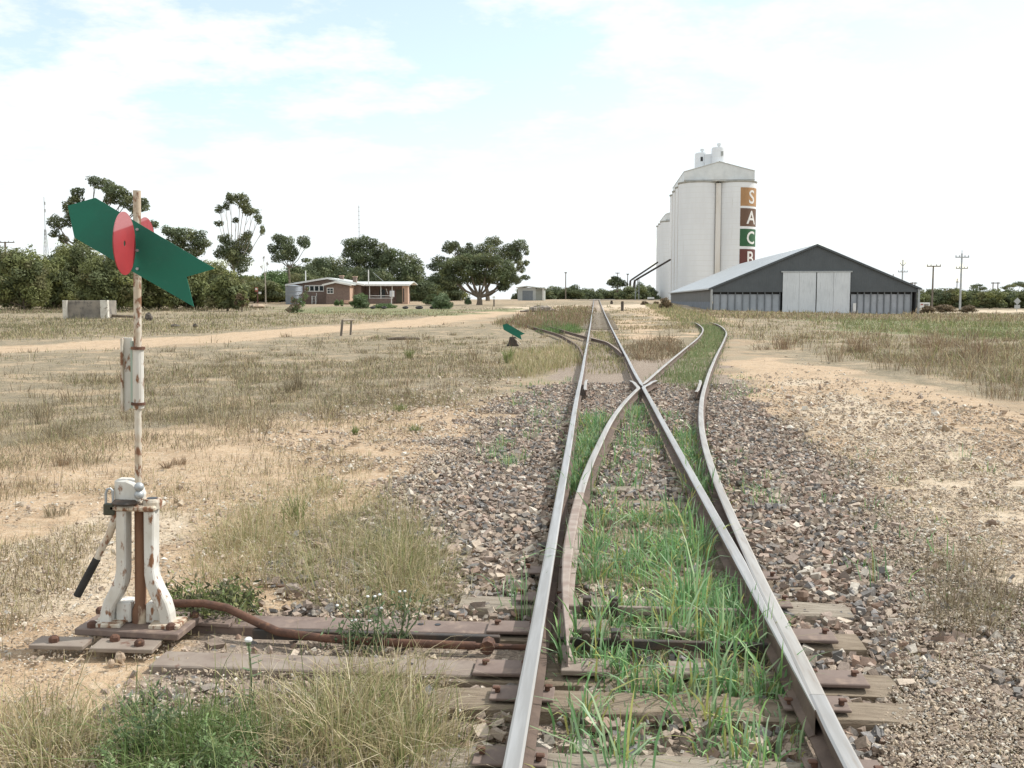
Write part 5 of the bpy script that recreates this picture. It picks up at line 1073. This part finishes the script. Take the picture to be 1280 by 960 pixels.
fl5 = ground_pts(inpoly([(840, 388), (1000, 391), (1300, 393), (1300, 402), (1000, 400), (880, 396)], 2600, r1)); scatter('dry_weeds', fl5, 7, .3, .26, .01, REDW[:2] + GREY + STRAW[:2] + OLIVE[:2], .55, 85)
fl6 = ground_pts(inpoly([(1010, 398), (1300, 404), (1300, 424), (1060, 412)], 1300, r1)); scatter('dry_weeds', fl6, 8, .2, .17, .009, OLIVE + [(.19, .20, .11)], .5, 86)
fl7 = ground_pts(inpoly([(620, 404), (700, 384), (738, 383), (733, 405), (690, 412), (640, 412)], 1500, r1)); scatter('dry_weeds', fl7, 8, .2, .28, .008, REDW + GREY[:2] + OLIVE[:1], .5, 87)
fl8 = ground_pts(inpoly([(790, 428), (840, 420), (860, 440), (820, 452), (790, 446)], 420, r1)); scatter('dry_weeds', fl8, 9, .14, .14, .006, REDW + GREY, .8, 88, hv=.7)
fl9 = ground_pts(inpoly([(640, 440), (725, 430), (728, 452), (650, 470)], 620, r1)); scatter('dry_grass', fl9, 9, .12, .17, .006, STRAW + OLIVE[:1], .55, 89)
fla = ground_pts(inpoly([(668, 412), (690, 404), (716, 408), (728, 415), (690, 417)], 240, r1)); scatter('green_grass', fla, 10, .16, .24, .01, [(.12, .20, .07), (.16, .23, .09)], .45, 90)
flb = ground_pts(inpoly([(758, 386), (830, 384), (870, 400), (862, 420), (800, 418), (770, 408)], 1300, r1)); flb = flb[lattice(flb[:, 0], flb[:, 1], 2.5, 91) > .5]; scatter('dry_grass', flb, 7, .2, .15, .009, STRAW + GREY, .5, 91)
flc = ground_pts(inpoly([(1000, 540), (1290, 560), (1290, 800), (1150, 740)], 340, r1)); flc = flc[lattice(flc[:, 0], flc[:, 1], .6, 92) > .55]; scatter('dry_weeds', flc, 9, .06, .07, .004, GREY + OLIVE, .8, 92)
fld = ground_pts(inpoly([(1140, 690), (1230, 690), (1270, 760), (1230, 800), (1150, 770)], 70, r1)); scatter('dry_weeds', fld, 22, .06, .13, .0035, GREY, .8, 93)
fle = ground_pts(inpoly([(880, 470), (1000, 450), (1290, 520), (1290, 960), (1120, 960), (1120, 720)], 1500, r1)); fle = fle[lattice(fle[:, 0], fle[:, 1], .9, 96) * .5 + lattice(fle[:, 0], fle[:, 1], .3, 97) * .5 > .52]; scatter('dry_weeds', fle, 7, .05, .035, .004, GREY + STRAW, 1.3, 96)
flf = ground_pts(inpoly([(740, 384), (762, 384), (800, 440), (770, 470), (735, 450)], 260, r1)); scatter('dry_weeds', flf, 7, .14, .09, .007, GREY + OLIVE[:2], .8, 98)
cov_ = rows(57, 150, lambda s: LC(s) - 1.2, lambda s: RC(s) + 1.2, 1500, r1); scatter('dry_weeds', cov_, 8, .25, .24, .012, STRAW[:2] + GREY[:2] + OLIVE[:2] + [(.20, .235, .11)], .6, 99)
big_ = ground_pts(inpoly([(-40, 450), (400, 425), (640, 400), (720, 400), (640, 470), (400, 540), (-40, 640)], 150, r1)); big_ = big_[dist_road(big_[:, 0], big_[:, 1]) > 2.6]; scatter('dry_weeds', big_, 46, .12, .17, .004, GREY + REDW[:1] + STRAW[:1], .7, 100, hv=.5)
big2 = ground_pts(inpoly([(930, 425), (1060, 420), (1290, 425), (1290, 500), (1150, 470)], 80, r1)); scatter('dry_weeds', big2, 60, .16, .26, .004, REDW + GREY, .6, 101, hv=.5)
skirt = ground_pts(inpoly([(-80, 387), (320, 384), (320, 388), (-80, 394)], 700, r1)); scatter('dry_weeds', skirt, 10, .3, .32, .014, GREY + OLIVE[:1] + [(.13, .12, .075)], .6, 103)
fg_ = ground_pts(inpoly([(-80, 398), (300, 394), (700, 384), (740, 384), (735, 400), (640, 394), (420, 400), (0, 420), (-80, 424)], 1500, r1)); fg_ = fg_[dist_road(fg_[:, 0], fg_[:, 1]) > 2.6]; scatter('dry_weeds', fg_, 8, .3, .16, .01, [(.19, .175, .10), (.16, .14, .09), (.22, .19, .12), (.17, .18, .09)], .7, 104, hv=.7)
# lone weed clumps in the left field, each a plant of its own
clumps = [(52, 528, 20, 32, GREY, 'grey dry weed clump far left in the field'), (78, 580, 22, 18, REDW, 'low brown weed clump left of the switch stand mast'), (226, 580, 18, 16, REDW, 'small brown clump right of the mast, right of its twin'), (208, 584, 14, 14, REDW, 'small brown clump just right of the mast'), (362, 490, 12, 22, GREY, 'upright twiggy weed right of the mast in mid field'), (374, 486, 12, 26, GREY, 'second upright twiggy weed beside its twin in mid field'), (444, 540, 8, 12, OLIVE, 'small green sprout at the field edge'), (520, 538, 14, 14, OLIVE, 'green tuft in dry sticks left of the ballast'), (500, 512, 16, 12, OLIVE, 'olive tuft among dry weeds left of the ballast'), (372, 648, 24, 46, OLIVE, 'tall green grass tuft at the back of the straw grass patch'), (636, 452, 14, 22, OLIVE, 'green tuft below the small distant switch stand'), (512, 446, 10, 12, OLIVE, 'bright green tuft in the mid field'), (70, 640, 30, 16, GREY, 'flat grey weed mat left of the lever'), (150, 612, 18, 14, GREY, 'small grey weed just behind the stand head'), (1072, 440, 26, 26, REDW, 'brown weed clump in the right field beside the track'), (1170, 440, 24, 30, REDW, 'tall brown weed clump in the right field'), (1228, 446, 26, 32, REDW, 'tall brown weed clump near the right edge'), (980, 436, 26, 20, REDW, 'brown weed clump nearest the curved rail on the right')]
for q, (u, v, w, h, cols, lab) in enumerate(clumps):
    c0 = GT(u, v); k = c0.y / F_PX; r = np.random.default_rng(200 + q); n = 90
    P = np.concatenate([r.normal(size=(n, 2)) * w * k * .22, np.zeros((n, 1))], 1); az = np.arctan2(P[:, 1], P[:, 0]) + r.normal(0, .5, n)
    o = blades('weed_clump', P, h * k * r.uniform(.5, 1.2, n), np.maximum(.004, k * .5), cols, .55, 300 + q, az=az); o.location = c0 + Vector((0, 0, -.03)); tag(o, lab, 'plant')
# leafy weeds and the thistle
def leafy(name, label, u, v, h, spread, n, cols, flowers=0, size=.022, cat='plant', lean=.25, leafn=26):
    c0 = GT(u, v); T = thing(name, label, cat, c0 + Vector((0, 0, -.03)), 0); r = np.random.default_rng(int(u + v)); mb = MB(); P = []; fm = MB()
    for i in range(n):
        b = Vector((r.normal() * spread * .4, r.normal() * spread * .4, 0)); hh = h * r.uniform(.6, 1.05); t = b + Vector((r.normal() * lean * hh, r.normal() * lean * hh, hh)); m_ = b.lerp(t, .5) + Vector((r.normal() * .02, r.normal() * .02, .02))
        mb.tube([b, m_, t], [.0045, .0035, .002], 5)
        for q in range(leafn):
            s = r.uniform(.1, 1); P.append(list((b.lerp(m_, s * 2) if s < .5 else m_.lerp(t, s * 2 - 1)) + Vector(r.normal(size=3) * size * .8)))
        if i < flowers: fm.sphere(t + Vector((0, 0, .006)), (.0085, .0085, .006), 8)
    sm = pm('stem_' + label[:8], (.12, .16, .07), (.10, .13, .06), 8, .7)
    if n > 9: mb.build('stems', sm, T)['kind'] = 'stuff'
    else:
        for q in range(n):
            m1 = MB(); m1.v = mb.v[q * 15:q * 15 + 15]; m1.f = mb.f[:len(mb.f) // n]; m1.m = mb.m[:len(m1.f)]; m1.build('stem', sm, T)
    P = np.array(P); n_ = len(P); a = r.normal(size=(n_, 3)); a[:, 2] += .5; a /= np.linalg.norm(a, axis=1)[:, None]; bb = np.cross(a, r.normal(size=(n_, 3))); bb /= np.linalg.norm(bb, axis=1)[:, None]; L = size * r.uniform(.7, 1.8, (n_, 1))
    V = np.stack([P, P + a * L * .5 + bb * L * .16, P + a * L, P + a * L * .5 - bb * L * .16], 1).reshape(-1, 3); C = np.repeat(np.array(cols)[r.integers(0, len(cols), n_)] * r.uniform(.7, 1.3, (n_, 1)), 4, 0)
    np_mesh('leaves', V, np.arange(n_ * 4).reshape(-1, 4), None, M_leaf, C, T)
    if flowers: fm.build('flower_heads', M_white, T)
    return T
WEED = [(.11, .17, .08), (.14, .20, .10), (.17, .21, .12), (.09, .14, .065)]
leafy('flowering_weed', 'tall grey-green weed with tiny white flowers over the headblock plates', 470, 812, .31, .10, 9, WEED, 7)
leafy('flowering_weed', 'grey-green weed leaning right of the tallest flowering weed', 500, 800, .26, .10, 6, WEED, 3)
leafy('flowering_weed', 'low grey-green weed left of the tallest flowering weed', 425, 805, .17, .12, 7, WEED, 2)
leafy('low_shrublet', 'low olive shrublet right behind the switch stand base', 258, 766, .13, .34, 70, OLIVE + SAGE, 0, .03, lean=.7, leafn=30)
leafy('green_weed', 'soft green feathery weed at the bottom left below the stand', 235, 972, .16, .36, 38, [(.18, .27, .11), (.22, .31, .13), (.26, .33, .16)], 0, .015, lean=.45, leafn=60)
leafy('green_weed', 'smaller green weed left of the feathery one at the bottom', 172, 940, .17, .16, 12, WEED, 0, .022, lean=.4)
leafy('green_weed', 'thin green weed standing on gravel above the feathery one', 178, 892, .10, .10, 6, WEED, 0, .02)
c0 = GT(313, 882); TH = thing('thistle', 'single tall thistle stalk with one white flower head', 'plant', c0 + Vector((0, 0, -.02)), 0)
hT = 92 * c0.y / F_PX; MB().tube([(0, 0, 0), (.006, 0, hT * .5), (-.002, 0, hT)], [.006, .005, .0035], 6).build('stem', pm('thistle_stem', (.13, .17, .08), (.11, .14, .07), 9, .7), TH)
fh = MB().sphere((-.002, 0, hT + .004), (.017, .017, .012), 10).build('flower_head', M_white, TH, smooth=True); MB().sphere((-.002, 0, hT - .010), (.012, .012, .012), 8).build('calyx', pm('calyx', (.13, .17, .08), (.1, .13, .06), 9, .7), fh)
rT = np.random.default_rng(9)
for q in range(9):
    zz = hT * (.12 + .09 * q); a = rT.uniform(0, 6.28); d = Vector((math.cos(a), math.sin(a), .35)); e2 = Vector((-math.sin(a), math.cos(a), 0)); L = rT.uniform(.04, .075) * (1.2 - q * .07); p = Vector((.003, 0, zz))
    MB().prism([(0, -.002), (L * .3, -.010), (L * .45, -.004), (L * .7, -.008), (L, 0), (L * .7, .008), (L * .45, .004), (L * .3, .010), (0, .002)], d, e2, d.cross(e2), .0012, p).build('leaf', pm('thistle_leaf', (.12, .17, .08), (.10, .14, .07), 9, .7) if q == 0 else bpy.data.materials['thistle_leaf'], TH)
# ------------------------------------------------------------------ ballast stones and grit
def stones(name, P, size, cols, seed, flat=.7, oct_=False):
    r = np.random.default_rng(seed); n = len(P)
    if oct_:
        B = np.array([(1, 0, 0), (-1, 0, 0), (0, 1, 0), (0, -1, 0), (0, 0, 1), (0, 0, -1)], float); Fc = np.array([(0, 2, 4), (2, 1, 4), (1, 3, 4), (3, 0, 4), (2, 0, 5), (1, 2, 5), (3, 1, 5), (0, 3, 5)])
    else:
        B = np.array([(x, y, z) for x in (-1, 1) for y in (-1, 1) for z in (-1, 1)], float) * .68; Fc = np.array([(0, 1, 3), (0, 3, 2), (4, 6, 7), (4, 7, 5), (0, 4, 5), (0, 5, 1), (2, 3, 7), (2, 7, 6), (0, 2, 6), (0, 6, 4), (1, 5, 7), (1, 7, 3)])
    nb = len(B); V = B[None] * (1 + r.normal(0, .26, (n, nb, 3)).clip(-.5, .6))
    S = size[:, None] * np.stack([r.uniform(.7, 1.35, n), r.uniform(.6, 1.0, n), r.uniform(.35, .8, n) * flat / .7], 1) * .5; V = V * S[:, None, :]
    a, b, c_ = r.uniform(0, 6.28, n), r.normal(0, .45, n), r.normal(0, .45, n); ca, sa, cb, sb, cc2, sc = np.cos(a), np.sin(a), np.cos(b), np.sin(b), np.cos(c_), np.sin(c_)
    Rz = np.zeros((n, 3, 3)); Rz[:, 0, 0] = ca; Rz[:, 0, 1] = -sa; Rz[:, 1, 0] = sa; Rz[:, 1, 1] = ca; Rz[:, 2, 2] = 1
    Rx = np.zeros((n, 3, 3)); Rx[:, 0, 0] = 1; Rx[:, 1, 1] = cb; Rx[:, 1, 2] = -sb; Rx[:, 2, 1] = sb; Rx[:, 2, 2] = cb
    Ry = np.zeros((n, 3, 3)); Ry[:, 1, 1] = 1; Ry[:, 0, 0] = cc2; Ry[:, 0, 2] = sc; Ry[:, 2, 0] = -sc; Ry[:, 2, 2] = cc2
    V = np.einsum('nij,nkj->nki', Rz @ Rx @ Ry, V) + P[:, None, :]
    Tt = (np.arange(n)[:, None, None] * nb + Fc[None]).reshape(-1, 3); C = np.repeat(np.array(cols)[r.integers(0, len(cols), n)] * r.uniform(.75, 1.25, (n, 1)), nb, 0)
    o = np_mesh(name, V.reshape(-1, 3), None, Tt, M_stone, C); o['kind'] = 'stuff'; return o
BAL = [(.38, .295, .23), (.45, .36, .28), (.31, .24, .19), (.27, .235, .205), (.20, .185, .17), (.52, .43, .34), (.35, .275, .225), (.26, .245, .235), (.58, .52, .44), (.41, .315, .255), (.32, .22, .165)]
r2 = np.random.default_rng(77); n0 = 74000
s_ = 18.5 * r2.random(n0) ** 1.15 - 1.2; w_ = r2.uniform(-2.6, 3.6, n0); x_ = _o.x + s_ * SA + w_ * CA; y_ = _o.y + s_ * CA - w_ * SA
bm_ = ballast_mask(x_, y_); wr = np.where(s_ > -1, RC(np.clip(s_, -1, 100)), .565); wl = np.where(s_ > 1.1, LC(np.clip(s_, 1.1, 100)), -.9)
onrail = (np.abs(w_ + .565) < .075) | (np.abs(w_ - .565) < .075) | (np.abs(w_ - wr) < .075) | (np.abs(w_ - wl) < .075)
onsl = np.zeros(n0, bool)
for (s, w0, w1) in SL: onsl |= (np.abs(s_ - s) < .115) & (w_ > w0) & (w_ < w1) & ((lattice(x_, y_, .35, 66) < .78) if s < 2 else ((lattice(x_, y_, .35, 66) < .5) & (np.abs(w_) < .62 if s > 2.5 else True)))
for (s, w0, w1) in ((1.70, -2.45, 1.05), (1.14, -2.38, 1.05)): onsl |= (np.abs(s_ - s) < .12) & (w_ > w0) & (w_ < w1)
inrod = (s_ > 1.0) & (s_ < 1.95) & (w_ < -.3) & (w_ > -2.3); shy = np.where((np.abs(w_) < .5) & (s_ < 4.5), .7, 1.0)
kp2 = (r2.random(n0) < bm_ * 1.05 * shy) & ~onrail & ~onsl & ~(inrod & (r2.random(n0) < .85)); P = np.stack([x_, y_, ter(x_, y_) - .035 + r2.uniform(-.012, .018, n0)], 1)[kp2]
stones('ballast_stones', P, np.clip(r2.lognormal(math.log(.042), .38, len(P)), .018, .10), BAL, 78)
SND = [(.52, .43, .32), (.46, .36, .26), (.58, .51, .41), (.40, .31, .23), (.62, .57, .49), (.50, .40, .29)]
uv = np.vstack([inpoly([(-20, 965), (-20, 640), (140, 600), (330, 610), (470, 560), (640, 480), (610, 560), (540, 650), (560, 790), (560, 965)], 16000, r2), inpoly([(910, 465), (1000, 455), (1300, 530), (1300, 965), (1110, 965), (1130, 760), (1060, 600)], 30000, r2), inpoly([(300, 530), (640, 450), (640, 500), (560, 620), (440, 600)], 6000, r2)]); P = ground_pts(uv); kk = lattice(P[:, 0], P[:, 1], .6, 67) * .6 + lattice(P[:, 0], P[:, 1], .22, 68) * .4 > .30; P = P[kk]; P[:, 2] += .035
stones('gravel_grit', P, np.clip(r2.lognormal(math.log(.014), .5, len(P)), .006, .06) * np.clip(P[:, 1] / 6, .7, 2.4), SND + BAL[:2], 79, oct_=True)
# dead sticks and straws lying about
uv = inpoly([(-20, 965), (-20, 560), (420, 520), (620, 500), (560, 720), (560, 965)], 900, r2); P = ground_pts(uv); n = len(P)
blades('fallen_straw', P + np.array([0, 0, .05]), r2.uniform(.008, .025, n), .004, STRAW, .1, 95)['kind'] = 'stuff'
